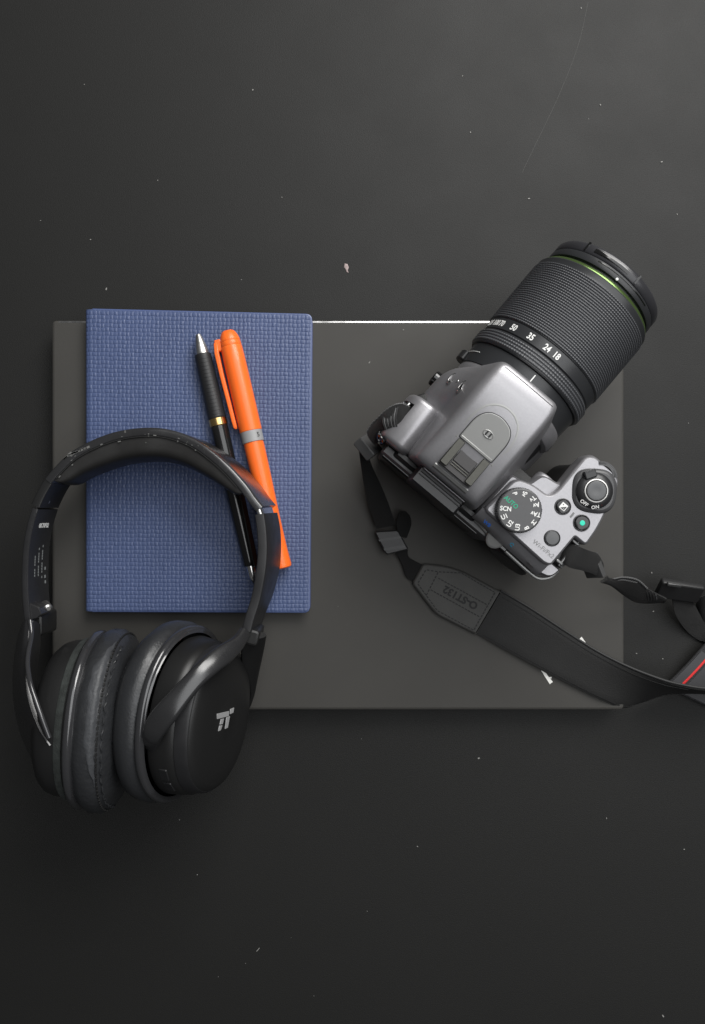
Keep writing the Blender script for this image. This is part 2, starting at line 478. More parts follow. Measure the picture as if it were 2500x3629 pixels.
jit = ((np.sin(cell * 12.9898) * 43758.5453) % 1.0)
h_h = (1 - np.abs(vv) ** 4.0) * (0.70 + 0.30 * np.cos(uu * np.pi / 2)) * (1 - np.abs(uu) ** 9 * 0.7)
h_v = (1 - np.abs(uu) ** 4.0) * (0.80 + 0.25 * np.cos(vv * np.pi / 2)) * (1 - np.abs(vv) ** 9 * 0.9)
Hh = np.where(hor, h_h * 0.92, h_v) * (0.78 + 0.44 * jit) * 0.37
edge = np.minimum(np.minimum(U * Wd, (1 - U) * Wd), np.minimum(Vv * Hd, (1 - Vv) * Hd))
fade = np.clip(edge / 1.0, 0, 1)
Z = NZ - 0.14 + Hh * fade
dl = np.clip(4.0 - U * Wd, 0, 4.0) / 4.0
Z = Z - 3.6 * (1 - np.sqrt(1 - np.minimum(dl, .999) ** 2))                   # rolls down to the spine
Z = Z + 0.5 * np.sin(U * np.pi) * np.sin(Vv * np.pi)                     # a slight cushion
# round the two outer corners
for cx_, cy_, sxn, syn in ((c[1][0], c[1][1], 1, -1), (c[2][0], c[2][1], 1, 1)):
    rad = 3.4; ox, oy = cx_ - rad, cy_ - syn * rad
    dx = X - ox; dy = (Y - oy) * syn
    out = (dx > 0) & (dy > 0); l = np.hypot(dx, dy); k = np.where(out & (l > rad), rad / np.maximum(l, 1e-6), 1.0)
    X = ox + dx * k; Y = oy + dy * k * syn
VV = np.stack([X, Y, Z], -1).reshape(-1, 3)
mk('woven_face', VV, grid_faces(nu, nv).tolist(), M['cover'], cover, sharp=None)

# ================================================================== ballpoint pen
pz = NZ + 0.7 + 5.3
pa, pb = P(703, 1186, pz), P(903, 2066, pz)
pen = empty('ballpoint_pen', (pa.x, pa.y, NZ), 'black ballpoint pen with ribbed grip and gold ring, on the notebook', 'pen')
pd = (pb - pa).normalized(); plen = (pb - pa).length
def pt(y): return (y - 1186) / (2066 - 1186) * plen
lathe('tip', pa, pd, [(0, 0.9), (0.1, 1.5), (0.8, 1.75), (4, 2.7), (8, 3.6), (pt(1259), 4.15)], M['satin'], pen, 40)
gp = [(pt(1256), 4.2), (pt(1258), 4.75)]
g0, g1 = pt(1262), pt(1478)
for k in range(30):
    t = g0 + (g1 - g0) * k / 29; bulge = 4.85 + 0.45 * (k / 29)
    gp += [(t, bulge)]
gp += [(pt(1481), 5.35), (pt(1485), 5.0)]
grip = lathe('grip', pa, pd, gp, M['pen_rubber'], pen, 40)
perp = Vector((-pd.y, pd.x, 0))
for k in range(16):
    t = pt(1275) + (pt(1470) - pt(1275)) * k / 15; R0 = 4.85 + 0.45 * (t - g0) / (g1 - g0)
    pts = []
    for a in np.linspace(48, 112, 7):
        a = math.radians(a); bow = 0.5 * math.sin(math.pi * (math.degrees(a) - 48) / 64)
        pts.append(pa + pd * (t + bow) - perp * (-math.cos(a) * R0) * 1.0 + Vector((0, 0, math.sin(a) * R0)))
    tube('grip_rib', pts, 0.17, M['pen_rubber'], grip, n=6, samples=12)
lathe('ring', pa, pd, [(pt(1485), 5.1), (pt(1486), 5.4), (pt(1509), 5.4), (pt(1511), 5.1)], M['gold'], pen, 48)
lathe('barrel', pa, pd, [(pt(1511), 5.0), (pt(1513), 5.3), (pt(1600), 5.3), (pt(1800), 4.75), (pt(1985), 4.15), (pt(2000), 4.1), (pt(2004), 3.8)], M['pen_black'], pen, 48)
lathe('clicker', pa, pd, [(pt(2000), 2.5), (pt(2006), 2.9), (pt(2040), 2.75), (pt(2050), 2.4), (pt(2060), 1.7), (pt(2066), 1.0)], M['chrome'], pen, 32)
# clip along the barrel
ca = pa + pd * pt(1740) - perp * -4.6 + Vector((0, 0, 2.2)); cb = pa + pd * pt(2012) - perp * -3.6 + Vector((0, 0, 2.6))
cdv = (cb - ca).normalized(); cup = Vector((perp.x * 0.75, perp.y * 0.75, 0.66)).normalized(); cs = cdv.cross(cup).normalized()
box('clip', (ca + cb) / 2, ((cb - ca).length, 3.4, 1.0), M['pen_black'], pen, axes=(cdv, cs, cup), bev=0.3)

# ================================================================== highlighter
hr = 6.6; hz = NZ + 0.55 + hr
ha, hb = P(808, 1174, hz), P(1002, 2014, hz)
hl = empty('highlighter', (ha.x, ha.y, NZ), 'bright orange capped highlighter with a grey band, beside the black pen', 'highlighter')
hd = (hb - ha).normalized(); hlen = (hb - ha).length
def ht(y): return (y - 1174) / (2014 - 1174) * hlen
hperp = Vector((-hd.y, hd.x, 0))
capo = lathe('cap', ha, hd, [(0, 2.6), (0.25, 3.5), (1.2, 4.3), (3.2, 5.3), (5.6, 5.95), (6.3, 6.0), (6.6, 5.85), (7.3, 6.05), (9.2, 6.2), (9.5, 6.05), (10.2, 6.3),
      (ht(1300), 6.5), (ht(1450), 6.6), (ht(1528), 6.6), (ht(1530), 6.35)], M['orange'], hl, 56)
plate('cap_plug', rpoly([(-2.2, -1.3, .4), (2.2, -1.3, .4), (2.2, 1.3, .4), (-2.2, 1.3, .4)], 3), [(-0.6, 0), (0.25, 0), (0.45, 0.3)], M['orange'], capo,
      f=lambda x, y, z: ha + hperp * x + Vector((0, 0, 1)) * y - hd * z)
lathe('band', ha, hd, [(ht(1529), 6.2), (ht(1530), 6.45), (ht(1568), 6.4), (ht(1569), 6.0)], M['greyband'], hl, 56)
lathe('barrel', ha, hd, [(ht(1568), 5.6), (ht(1570), 5.9), (ht(1600), 5.95), (ht(1700), 5.75), (ht(1850), 5.35), (ht(1960), 5.4), (ht(2003), 5.7), (ht(2011), 5.4), (ht(2014), 4.6)], M['orange'], hl, 56)
# clip: a bar standing off the cap towards the pen
def hp_(s, off, z): return ha + hd * s - hperp * -off + Vector((0, 0, z))
sgn = -1 if hperp.x > 0 else 1
def hq(s, off, z): return ha + hd * s + hperp * (off if hperp.x < 0 else -off) + Vector((0, 0, z))
cl = []
for s, off, th_, wz in ((4.6, 7.3, 1.2, 1.6), (6.0, 8.3, 2.4, 3.2), (12, 9.0, 2.6, 4.2), (25, 9.0, 2.4, 4.4), (40, 8.6, 2.3, 4.4), (ht(1485), 8.3, 2.3, 4.2), (ht(1505), 8.2, 2.2, 3.8), (ht(1511), 8.1, 1.4, 2.8)):
    cl.append([hq(s, off + x, 1.0 + z) for x, z in rpoly([(-th_ / 2, -wz / 2, .6), (th_ / 2, -wz / 2, .6), (th_ / 2, wz / 2, .6), (-th_ / 2, wz / 2, .6)], 4)])
clip = loft_path('clip', cl, M['orange'], capo)
box('clip_root', hq(7.5, 7.0, 1.0), (7, 4, 3.2), M['orange'], capo, axes=(hd, hperp, Vector((0, 0, 1))), bev=0.6)
tilt = (Vector((0, 0, 1)) * 0.75 - hperp * (0.66 if hperp.x < 0 else -0.66)).normalized()
tx = -hd.cross(tilt)
if tx.x < 0: tx = -tx
text('lettering', '5', 2.6, basis(ha + hd * ht(1549) + tilt * 6.5, tx, hd * -1), M['ink'], hl, bold=0.02)

# ================================================================== camera (own frame: x to the grip, y along the lens, z up)
CA = math.radians(-40)
CO = Vector((55.303, 24.472, TOPZ))
dslr = bpy.data.objects.new('camera_with_zoom_lens', None); COL.objects.link(dslr)
dslr.location = CO * MM; dslr.rotation_euler = (0, 0, CA); dslr.empty_display_size = 0.02
dslr['label'] = 'silver and black camera with a zoom lens, standing on the laptop'; dslr['category'] = 'camera'
BASE[dslr.name] = Vector((0, 0, 0))
CAMROT = Matrix.Rotation(CA, 3, 'Z')
def LC(px, py, z):
    """photo pixel at camera-local height z -> camera-local mm"""
    v = P(px, py, z + TOPZ) - CO
    return CAMROT.transposed() @ v
D = dslr
AXZ = 46.0                                              # lens axis height
body = plate('body', rpoly([(-41, -15, 5), (30, -15, 2), (74, -15, 5), (77, -8, 3), (77, 12, 5), (73, 24, 4), (45, 22, 4), (-36, 24, 6), (-42, 14, 5)], 5),
      [(0, 3), (0.8, 1), (3, 0), (52, 0), (57, 1.5), (59, 5)], M['camblack'], D)
plate('grip', rpoly([(47.5, 12, 3), (76, 8, 4), (76.5, 22, 8), (70.5, 46, 6), (66, 49, 6), (51, 49, 5), (47.8, 44, 4)], 6),
      [(0, 4), (1.5, 1), (6, 0.5), (30, 1.5), (56, 0.5), (62, 0.8)], M['camblack'], D)
# lens mount housing under the prism
lathe('mount_block', (0, 0, AXZ), (0, 1, 0), [(37, 30), (37.5, 32.6), (39, 33.4), (44.5, 33.4), (46.5, 33.2), (47.2, 32.8)], M['silver'], D, 96)
lathe('lens_release_button', (31.0, 36.5, AXZ - 16), (1, 0, 0), [(-3, 3.5), (2.2, 3.5), (3.0, 3.0), (3.2, 2.0)], M['camplastic'], D, 32)
lathe('mount_core', (0, 0, AXZ), (0, 1, 0), [(14, 28), (36.4, 30)], M['camplastic'], D, 48)
box('mode_switch', (34.0, 43.5, AXZ - 10), (2.2, 5.0, 7), M['glossblack'], D, bev=0.8)

# prism hump and left shoulder: one lofted shell
HS = [ # y, xl, zl, xm, zm, xtl, xtr, zt, xbr, zbr
 (-13.2, -22.5, 60, -22.0, 65, -19.0, 16.5, 79.5, 20.0, 68),
 (-12.2, -24.0, 59, -22.3, 65, -20.2, 17.8, 82.0, 21.5, 67),
 (-8.0, -30.0, 55, -23.4, 63, -20.0, 18.2, 84.6, 22.5, 65),
 (5.0, -36.0, 54, -24.6, 62.5, -19.4, 18.3, 88.4, 25.0, 58),
 (16.0, -38.0, 56, -26.0, 65, -18.9, 18.3, 91.0, 29.5, 46),
 (24.0, -38.0, 59, -27.4, 69.5, -18.8, 18.2, 92.5, 32.5, 39),
 (31.0, -37.4, 61, -28.0, 72, -18.7, 18.2, 93.3, 34.0, 35),
 (37.0, -35.0, 63, -27.0, 74, -18.6, 18.2, 93.6, 34.6, 34),
 (41.0, -31.0, 66, -25.5, 76, -18.5, 18.0, 93.6, 34.6, 34),
 (44.0, -26.5, 70, -23.5, 79, -18.3, 17.8, 93.5, 34.2, 34),
 (47.0, -22.6, 75, -21.2, 82, -18.0, 17.4, 93.0, 32.5, 34),
 (49.2, -20.0, 78, -19.4, 83, -17.3, 16.8, 92.0, 29.0, 36),
 (50.2, -18.6, 78, -18.2, 82, -16.3, 16.0, 90.6, 26.0, 38)]
Hs = catmull(HS, 64)
def hump_z(y):
    ys = [h[0] for h in Hs]
    return float(np.interp(y, ys, [h[7] for h in Hs]))
R = []
for h in Hs:
    y, xl, zl, xm, zm, xtl, xtr, zt, xbr, zbr = h
    ring = rpoly([(xl, 30, .5), (xl, zl, 5), (xm, zm, 6), (xtl, zt - 0.7, 4.2), (0, zt + 0.3, 12), (xtr, zt - 0.7, 3.4), ((xtr + xbr) / 2 - (zt - zbr) * .035 + .6, (zt + zbr) / 2, 8), (xbr, zbr, 3), (xbr, 30, .5)], 7)
    R.append([(x, y, z) for x, z in ring])
hump = loft_path('prism_hump', R, M['silver'], D, sharp=60)
# thin seam along the front edge of the flash housing
# sensor / speaker eyelets on the left shoulder
def shoulder(px, py):
    for z in np.arange(95, 50, -0.1):
        v = LC(px, py, z)
        ys = [h[0] for h in Hs]; f = lambda k: float(np.interp(v.y, ys, [h[k] for h in Hs]))
        prof = [(f(1), f(2)), (f(3), f(4)), (f(5), f(7))]
        zz = np.interp(v.x, [p[0] for p in prof], [p[1] for p in prof])
        if z <= zz: return v
    return v
for (px_, py_, rx, ry, nm) in ((1640, 1368, 3.5, 1.9, 'eyelet'), (1603, 1341, 3.3, 1.8, 'eyelet'), (1624, 1352, 1.2, 1.0, 'sensor_dot')):
    v = shoulder(px_, py_); nrm = Vector((-0.62, 0.10, 0.78)).normalized()
    if nm == 'eyelet':
        e = lathe('eyelet', v, nrm, [(-1.4, 1.15), (0.0, 1.12), (0.35, 1.0), (0.35, 0.82), (-0.3, 0.7)], M['chrome'], hump, 32, up=(1, 0, 0), sq=(rx, ry), cap1=False)
        lathe('eyelet_hole', v, nrm, [(-1.4, 0.8), (-0.25, 0.8)], M['glossblack'], e, 24, up=(1, 0, 0), sq=(rx, ry))
    else:
        lathe('sensor_dot', v, nrm, [(-1, 1), (0.2, 1), (0.6, 0.6), (0.7, 0.2)], M['chrome'], hump, 20, up=(1, 0, 0), sq=(rx, ry))
lathe('autofocus_knob', (-36, 31.5, 42), (-1, 0, 0), [(0, 4.5), (4.0, 4.5), (4.6, 3.8), (4.8, 3)], M['glossblack'], D, 28)

# flash lid
arch = [(-10.4, 7.9, .6), (9.9, 7.9, .6), (9.9, 18.5, 4), (8.9, 22.5, 3), (6.2, 25.6, 3), (0, 27.4, 5), (-6.4, 25.8, 3), (-9.2, 22.6, 3), (-10.4, 18.5, 4)]
ap = rpoly(arch, 5)
HR = [(r_[0][1], sorted([(p[0], p[2]) for p in r_ if p[2] > 72])) for r_ in R]
def hump_top(x, y):
    i = int(np.clip(np.searchsorted([h[0] for h in HR], y), 1, len(HR) - 1))
    za, zb = [float(np.interp(x, [q[0] for q in HR[j][1]], [q[1] for q in HR[j][1]])) for j in (i - 1, i)]
    t_ = (y - HR[i - 1][0]) / max(1e-6, HR[i][0] - HR[i - 1][0])
    return za * (1 - t_) + zb * t_
def on_hump(x, y, z): return (x, y, hump_top(x, y) + z)
tube('seam', [(x, 47.3, hump_top(x, 47.3) + .02) for x in np.linspace(-15, 15, 24)], 0.2, M['camplastic'], hump, n=6, samples=90)
plate('flash_lid_gap', inset(ap, -0.42), [(-2, 0), (0.13, 0), (0.15, 0.1)], M['camplastic'], hump, f=on_hump)
flid = plate('flash_lid', ap, [(-2, 0), (0.25, 0), (0.36, 0.12), (0.40, 0.4)], M['silver2'], hump, f=on_hump)
plate('lid_lip', rpoly([(-10.0, 7.6, .4), (9.6, 7.6, .4), (9.6, 9.0, .4), (-10.0, 9.0, .4)], 3), [(-2, 0), (0.85, 0), (1.05, 0.25)], M['silver2'], flid, f=on_hump)
mc = LC(1729, 1541, 90)
plate('microphone_dish', [(mc.x + 2.9 * math.cos(a), mc.y + 1.9 * math.sin(a)) for a in np.linspace(0, 2 * math.pi, 24, endpoint=False)], [(-1, 0), (0.42, 0), (0.55, 0.25), (0.45, 0.6)], M['silver2'], flid, f=on_hump)
for s in (-1, 1):
    plate('microphone_slot', rpoly([(mc.x + s * 1.05 - .42, mc.y - 1.2, .3), (mc.x + s * 1.05 + .42, mc.y - 1.2, .3), (mc.x + s * 1.05 + .42, mc.y + 1.2, .3), (mc.x + s * 1.05 - .42, mc.y + 1.2, .3)], 3),
          [(-1, 0), (0.62, 0)], M['camplastic'], flid, f=on_hump)
# shallow dished arch around the lid
oa = rpoly([(-12.3, 6.0, 1), (12.0, 6.0, 1), (13.2, 20, 6), (11, 28, 6), (5, 33.0, 6), (-4, 33.6, 6), (-11, 28.5, 6), (-13.6, 20, 6)], 6)
plate('dished_arch', oa, [(-2, 0), (-.02, 0), (0.035, 1.2)], M['silver2'], hump, f=on_hump)

# hot shoe
zs = 87.3
shoe = plate('hot_shoe', rpoly([(-10.2, -8.2, .6), (9.9, -8.2, .6), (9.9, 7.5, .6), (-10.2, 7.5, .6)], 3), [(80, 0), (zs - .2, 0), (zs, .2)], M['shoeplate'], D)
for s, xa, xb in ((-1, -10.0, -6.0), (1, 5.8, 9.7)):
    plate('rail', rpoly([(xa, -7.6, .8), (xb, -7.6, .8), (xb, 7.2, .4), (xa, 7.2, .4)], 3), [(zs, 0), (zs + 2.0, 0), (zs + 2.25, .25)], M['shoe'], shoe)
plate('contact_plate', rpoly([(-5.4, -2.8, .4), (5.2, -2.8, .4), (5.2, 6.6, .4), (-5.4, 6.6, .4)], 3), [(zs, 0), (zs + .55, 0), (zs + .7, .2)], M['shoeplate'], shoe)
for yy in (-3.7, -5.0):
    box('shoe_groove', (0, yy, zs + .25), (10.6, .55, .7), M['shoe'], shoe, bev=.2)
box('shoe_spring', (0, 7.0, zs + 1.0), (4.6, .7, 1.2), M['satin'], shoe, bev=.2)
plate('shoe_frame', rpoly([(-11.0, -11.3, .4), (10.7, -11.3, .4), (10.7, -9.0, .4), (-11.0, -9.0, .4)], 3), [(-3, 0), (.5, 0), (.9, .5)], M['silver2'], hump, f=on_hump)

# viewfinder eyecup
eye = plate('eyecup', rpoly([(-15.5, -23, 2), (14.5, -23, 2), (14.5, -12.5, 1), (-15.5, -12.5, 1)], 4), [(46, 2), (48, 0), (71, 0), (73.5, 1.5)], M['camplastic'], D)
for yy, zz, m_ in ((-14.0, 77.2, 'silver'), (-15.6, 74.6, 'camgrey'), (-17.2, 73.8, 'camgrey')):
    box('eyecup_rail', (0, yy, zz), (27, .6, 1.4), M[m_], eye, bev=.25)
# rear screen and its frame
scr = plate('screen_frame', rpoly([(-36, -20, 1.5), (40, -20, 1.5), (40, -14, 1), (-36, -14, 1)], 4), [(4, 1), (5, 0), (54, 0), (56, 1.2)], M['camgrey'], D)
box('screen', (-1, -20.2, 31), (66, .8, 44), M['screen'], scr, bev=.2)
box('rear_ridge', (-24, -18.6, 47), (12, 2.6, 5), M['silver'], D, bev=1.2, rz=math.radians(6))
plate('rear_shelf', rpoly([(-30, -17.5, 2), (26, -17.5, 2), (26, -11, 1), (-30, -11, 1)], 4), [(40, 0), (56, 0), (58.5, 2)], M['camplastic'], D)

# left pod with the strap lug recess
ps = rpoly([(-43.6, 32, 1), (-43.8, 56, 6), (-39.5, 65.5, 7), (-28.5, 68.4, 7), (-23.5, 62, 6), (-23.5, 32, 1)], 7)
R = [[(x, y, z) for x, z in inset(ps, d)] for y, d in ((-14.2, 3.0), (-13.6, 1.4), (-12.4, 0.4), (-11, 0), (12, 0), (13.6, .35), (14.6, 1.2), (15.1, 2.6), (15.2, 5))]
pod = loft_path('left_pod', R, M['silver'], D, sharp=60)
V, F = boxgeo((-42.5, 2.7, 62), Vector((1, 0, 0)), Vector((0, 1, 0)), Vector((0, 0, 1)), 9.4, 13.4, 20)
cut = mk('cutter', V, F, M['camplastic'], D, smooth=False)
bpy.context.view_layer.update()
boolean_cut(pod, [cut])
box('lug_recess', (-40.2, 2.7, 50), (5.6, 13.0, 12), M['camplastic'], pod, bev=.3)
lathe('strap_lug', (-40.5, -3.5, 61), (0, 1, 0), [(0, 1.1), (12.5, 1.1)], M['chrome'], pod, 16)
fc = LC(1468, 1517, 66.5)
fm = [(-1.9, 0.1), (-0.2, 0.5), (-0.5, -0.1), (1.9, 0.0), (0.2, -0.6), (0.5, 0.0)]
plate('flash_symbol', fm, [(-1.5, 0), (0.55, 0)], M['greyprint'], pod, f=lambda x, y, z: (fc.x + x, fc.y + y, fc.z + z - .1))
tube('flash_circle', [(fc.x + 1.15 * math.cos(a), fc.y + 1.15 * math.sin(a), fc.z + .42) for a in np.linspace(0, 2 * math.pi, 13)], .13, M['greyprint'], pod, n=5, samples=30)
box('port_cover', (-40.5, -14.0, 52), (7, 3.0, 14), M['glossblack'], D, bev=1.0, rz=math.radians(-18))
lathe('remote_socket', (-40, -15.2, 60.5), (-.35, -1, .45), [(0, 2.6), (.6, 2.6), (.7, 1.7), (.2, 1.5)], M['glossblack'], D, 20)

# right shoulder: lower shell, top plate
low = rpoly([(23, -13.5, 2), (66, -17.3, 6), (75.5, -15.0, 5), (77.0, -6.9, 2.4), (70.2, -6.9, .5), (70.2, 9.5, .5), (77.6, 9.5, 2.4), (76.9, 22, 5), (70.6, 47.6, 6), (66, 50.2, 5), (50.5, 50.2, 4), (46.8, 46, 4), (46.8, 27, 2), (36.5, 25.5, 4), (34, 16, 3), (24, 15, 3)], 6)
shell = plate('top_shell', low, [(52, 1.2), (54, .3), (56, 0), (61.5, 0.1), (63.5, 0.7), (65, 1.5)], M['silver'], D, sharp=50)
topp = rpoly([(24.4, -9.9, 3), (66.0, -11.4, 4), (69.8, -9.8, 3), (69.8, 9.4, .4), (77.0, 9.4, 2.6), (76.0, 22, 6), (70.0, 46.6, 5), (65.6, 49.2, 5), (51, 49.2, 3.5), (47.3, 45.5, 4), (47.3, 22.5, 3), (45.6, 17.2, 3.5), (36, 16.8, 4), (26.5, 13.5, 4)], 6)
def tp(x, y, z): return (x, y, z - 0.10 * max(0, y - 18) - (0.0 if y > -7 else 0.0))
top = plate('top_plate', topp, [(54, -.1), (66.2, -.2), (68.4, 0.0), (69.5, 0.45), (70, 1.3)], M['silver'], D, f=tp, sharp=50)
# sloping rear band below the top plate
bp = [[(x, y, z) for x, y, z in ((xx, -9.4, 67.8), (xx, -13.2 - (xx - 24) * 0.05, 65.6), (xx, -16.0 - (xx - 24) * 0.035, 61.0), (xx, -15.0, 57), (xx, -8, 57))] for xx in np.linspace(23.5, 69, 16)]
loft_path('rear_band', bp, M['silver'], D, sharp=50)
tube('rear_lip', [(26, -15.4, 56.5), (40, -17.0, 56.6), (55, -18.0, 56.8), (66, -18.3, 56.8), (72, -17.6, 56.4), (76.3, -13.5, 56.2), (77.4, -8, 56.2)], 1.1, M['silver2'], D, n=10, samples=60)
# rounded bump between prism and grip
lathe('receiver_bump', (41, 14, 58.0), (0, 1, 0), [(0, 6.2), (9.5, 6.2), (11.5, 5.8), (12.4, 4.8)], M['silver'], D, 40, sq=(1.0, .85))
lathe('receiver_window', (40, 26.0, 52.0), (0, 1, 0), [(-2, 4.2), (.3, 4.2), (.6, 3.6)], M['glossblack'], D, 30)

box('lug_floor', (73.6, 1.3, 57), (6.6, 15.4, 11), M['camgrey'], D, bev=.2)
lathe('strap_lug', (73.5, -6.6, 66), (0, 1, 0), [(0, 1.0), (15.8, 1.0)], M['lugmetal'], D, 16)
for y_ in (-5.2, 8.0):
    box('lug_post', (72.5, y_, 64), (4.5, 1.8, 7), M['lugmetal'], D, bev=.6)
# mode dial
dc = LC(1843, 1809, 76)
teeth = 76
md = lathe('mode_dial', (dc.x, dc.y, 0), (0, 0, 1), [(66, 11.2), (69.8, 11.3), (70.2, 11.7), (75.0, 11.7), (75.6, 11.45), (75.9, 10.9), (76.0, 10.6)], M['camgrey'], D, teeth * 4, up=(1, 0, 0),
     rad=lambda th, i: 1.0 - (0.022 if (i in (2, 3, 4) and math.sin(th * teeth) > 0) else 0))
for s, wa, rr in (('SCN', 174, 7.2), ('AUTO', 138, 6.0), ('P', 107, 8.9), ('Sv', 74, 8.6), ('Tv', 42, 8.8), ('Av', 18, 8.8), ('TAv', -13, 8.3), ('M', -40, 9.4), ('B', -68, 9.6), ('U3', -97, 8.6), ('U2', -126, 8.4), ('U1', -157, 8.4)):
    a = math.radians(wa + 40)
    d = Vector((math.cos(a), math.sin(a), 0))
    text('lettering', s, 2.25, basis((dc.x + d.x * rr, dc.y + d.y * rr, 76.05), -d, Vector((0, 0, 1)).cross(-d)), M['green'] if s == 'AUTO' else M['white'], md, bold=0.035, sx=0.92)

# shutter button with power lever
sc = LC(2108, 1740, 71)
def rad_sq(th, i): return 1.0 + 0.05 * math.cos(4 * th + 0.7) + 0.04 * math.cos(th - 2.2)
ring = lathe('shutter_surround', (sc.x, sc.y, 0), (0, 0, 1), [(60, 12.2), (68.2, 12.3), (69.3, 12.0), (70.0, 11.2), (70.4, 10.2)], M['camgrey'], D, 64, up=(1, 0, 0), rad=rad_sq)
lev = lathe('power_lever', (sc.x, sc.y, 0), (0, 0, 1), [(66, 9.4), (71.4, 9.4), (72.0, 9.0), (72.8, 7.2), (73.0, 6.4)], M['camplastic'], D, 64, up=(1, 0, 0))
a = math.radians(108 + 40)
ld = Vector((math.cos(a), math.sin(a), 0)); lt = Vector((-ld.y, ld.x, 0))
tab = box('lever_tab', Vector((sc.x, sc.y, 72.2)) + ld * 9.0, (4.4, 6.2, 3.4), M['camplastic'], lev, axes=(ld, lt, Vector((0, 0, 1))), bev=.5)
for k in range(7):
    box('tab_ridge', Vector((sc.x, sc.y, 73.6)) + ld * 10.6 + lt * (-2.4 + .8 * k), (1.2, .35, 1.0), M['camgrey'], tab, axes=(ld, lt, Vector((0, 0, 1))), bev=.12)
lathe('button_ring', (sc.x, sc.y, 0), (0, 0, 1), [(70, 6.3), (73.2, 6.3), (73.9, 6.0), (74.0, 5.5), (73.4, 5.2)], M['satin'], D, 48, up=(1, 0, 0), cap1=False)
lathe('shutter_button', (sc.x, sc.y, 0), (0, 0, 1), [(70, 5.2), (73.6, 5.2), (74.3, 4.9), (74.5, 4.2), (74.2, 2.0), (74.1, .4)], M['button'], D, 48, up=(1, 0, 0))
def cl_pt(x, y, z):
    k = 600 / 1596
    return LC(1700 + x * k, 1550 + y * k, z)
def wdir(deg):
    a = math.radians(deg + 40); return Vector((math.cos(a), math.sin(a), 0))
for s, x, y, deg, m_, h in (('OFF', 985, 620, -37, 'white', 1.75), ('ON', 1090, 660, 8, 'white', 1.75), ('x', 1153, 627, 40, 'red', 1.1), ('/ /', 1183, 597, 40, 'white', 1.3)):
    v = cl_pt(x, y, 72.4); u = wdir(deg); rr = math.hypot(v.x - sc.x, v.y - sc.y)
    out = Vector((v.x - sc.x, v.y - sc.y, 0)).normalized()
    nrm = (Vector((0, 0, 1)) + out * .32).normalized(); u = (u - nrm * u.dot(nrm)).normalized()
    text('lettering', s, h, basis(Vector((v.x, v.y, 72.62)), u, nrm.cross(u)), M[m_], lev, bold=0.03)

def round_button(name, px_, py_, r, mt, ringmt, z0=69.0, dome=.9):
    v = LC(px_, py_, 71); zb = tp(v.x, v.y, 70)[2]
    lathe(name + '_ring', (v.x, v.y, zb - 70), (0, 0, 1), [(66, r + .55), (70.25, r + .55), (70.35, r + .3), (70.1, r)], ringmt, D, 40, up=(1, 0, 0), cap1=False)
    return lathe(name, (v.x, v.y, zb - 70), (0, 0, 1), [(66, r - .1), (70.5, r - .1), (70.8 + dome * .3, r * .86), (70.8 + dome * .6, r * .5), (70.8 + dome * .68, .3)], mt, D, 40, up=(1, 0, 0)), Vector((v.x, v.y, zb + .8 + dome * .7))
b, v = round_button('exposure_button', 1997, 1796, 3.8, M['glossblack'], M['camgrey'])
plate('icon', rpoly([(-1.75, -1.75, .2), (1.75, -1.75, .2), (1.75, 1.75, .2), (-1.75, 1.75, .2)], 2), [(-.5, 0), (.06, 0)], M['white'], b, f=lambda x, y, z: (v.x + x, v.y + y, v.z + z))
plate('icon_corner', [(-1.35, -1.1), (-1.35, 1.35), (1.1, 1.35)], [(0, 0), (.10, 0)], M['white'], b, f=lambda x, y, z: (v.x + x, v.y + y, v.z + z))
plate('icon_half', [(-1.1, -1.4), (1.4, -1.4), (1.4, 1.1)], [(0, 0), (.12, 0)], M['glossblack'], b, f=lambda x, y, z: (v.x + x, v.y + y, v.z + z))
text('icon_plus', '+', 1.1, basis((v.x - .75, v.y + .75, v.z + .13), (1, 0, 0), (0, 1, 0)), M['ink'], b, bold=.03)
text('icon_minus', '-', 1.1, basis((v.x + .75, v.y - .7, v.z + .16), (1, 0, 0), (0, 1, 0)), M['white'], b, bold=.05)
b, v = round_button('green_button', 2064, 1854, 3.9, M['glossblack'], M['camgrey'])
lathe('green_dot', v - Vector((0, 0, .35)), (0, 0, 1), [(0, 1.4), (.42, 1.35), (.5, 1.1)], M['teal'], b, 24, up=(1, 0, 0))
round_button('wireless_button', 1959, 1908, 3.75, M['button'], M['camplastic'], dome=.4)
v = LC(2029, 1826, 70)
box('index_mark', (v.x, v.y, 69.72), (.95, 3.2, .7), M['greyprint'], top, bev=.1)
v = LC(1924.5, 1945, 70)
text('lettering', 'Wi-Fi/Fx2', 2.3, basis((v.x + .4, v.y, 70.05), (1, 0.02, 0), (0, 1, 0)), M['greyprint'], top, bold=.006)
# front dial, half sunk at the tip of the grip
wc = LC(2128, 1692, 66)
arcn = 17; parts = []
for k in range(arcn):
    a = math.radians(42 + 94 * k / (arcn - 1)); r0 = 7.3
    d = Vector((math.cos(a), math.sin(a), 0)); t_ = Vector((-d.y, d.x, 0))
    z_ = tp(0, wc.y + d.y * r0, 70)[2]
    parts.append(boxgeo(Vector((wc.x, wc.y, z_ - .1)) + d * r0, d, t_, Vector((0, 0, 1)), 2.1, .62, 1.6 - .5 * abs(k - 8) / 8))
V, F = merge(parts)
pth = [Vector((wc.x + 7.3 * math.cos(math.radians(40 + 98 * k / 20)), wc.y + 7.3 * math.sin(math.radians(40 + 98 * k / 20)), 0)) for k in range(21)]
fd = tube('front_dial', [Vector((p.x, p.y, tp(0, p.y, 70)[2] - .35)) for p in pth], 1.0, M['camplastic'], D, n=10, samples=60)
kn = mk('knurling', V, F, M['camgrey'], fd, smooth=False); kn['kind'] = 'stuff'
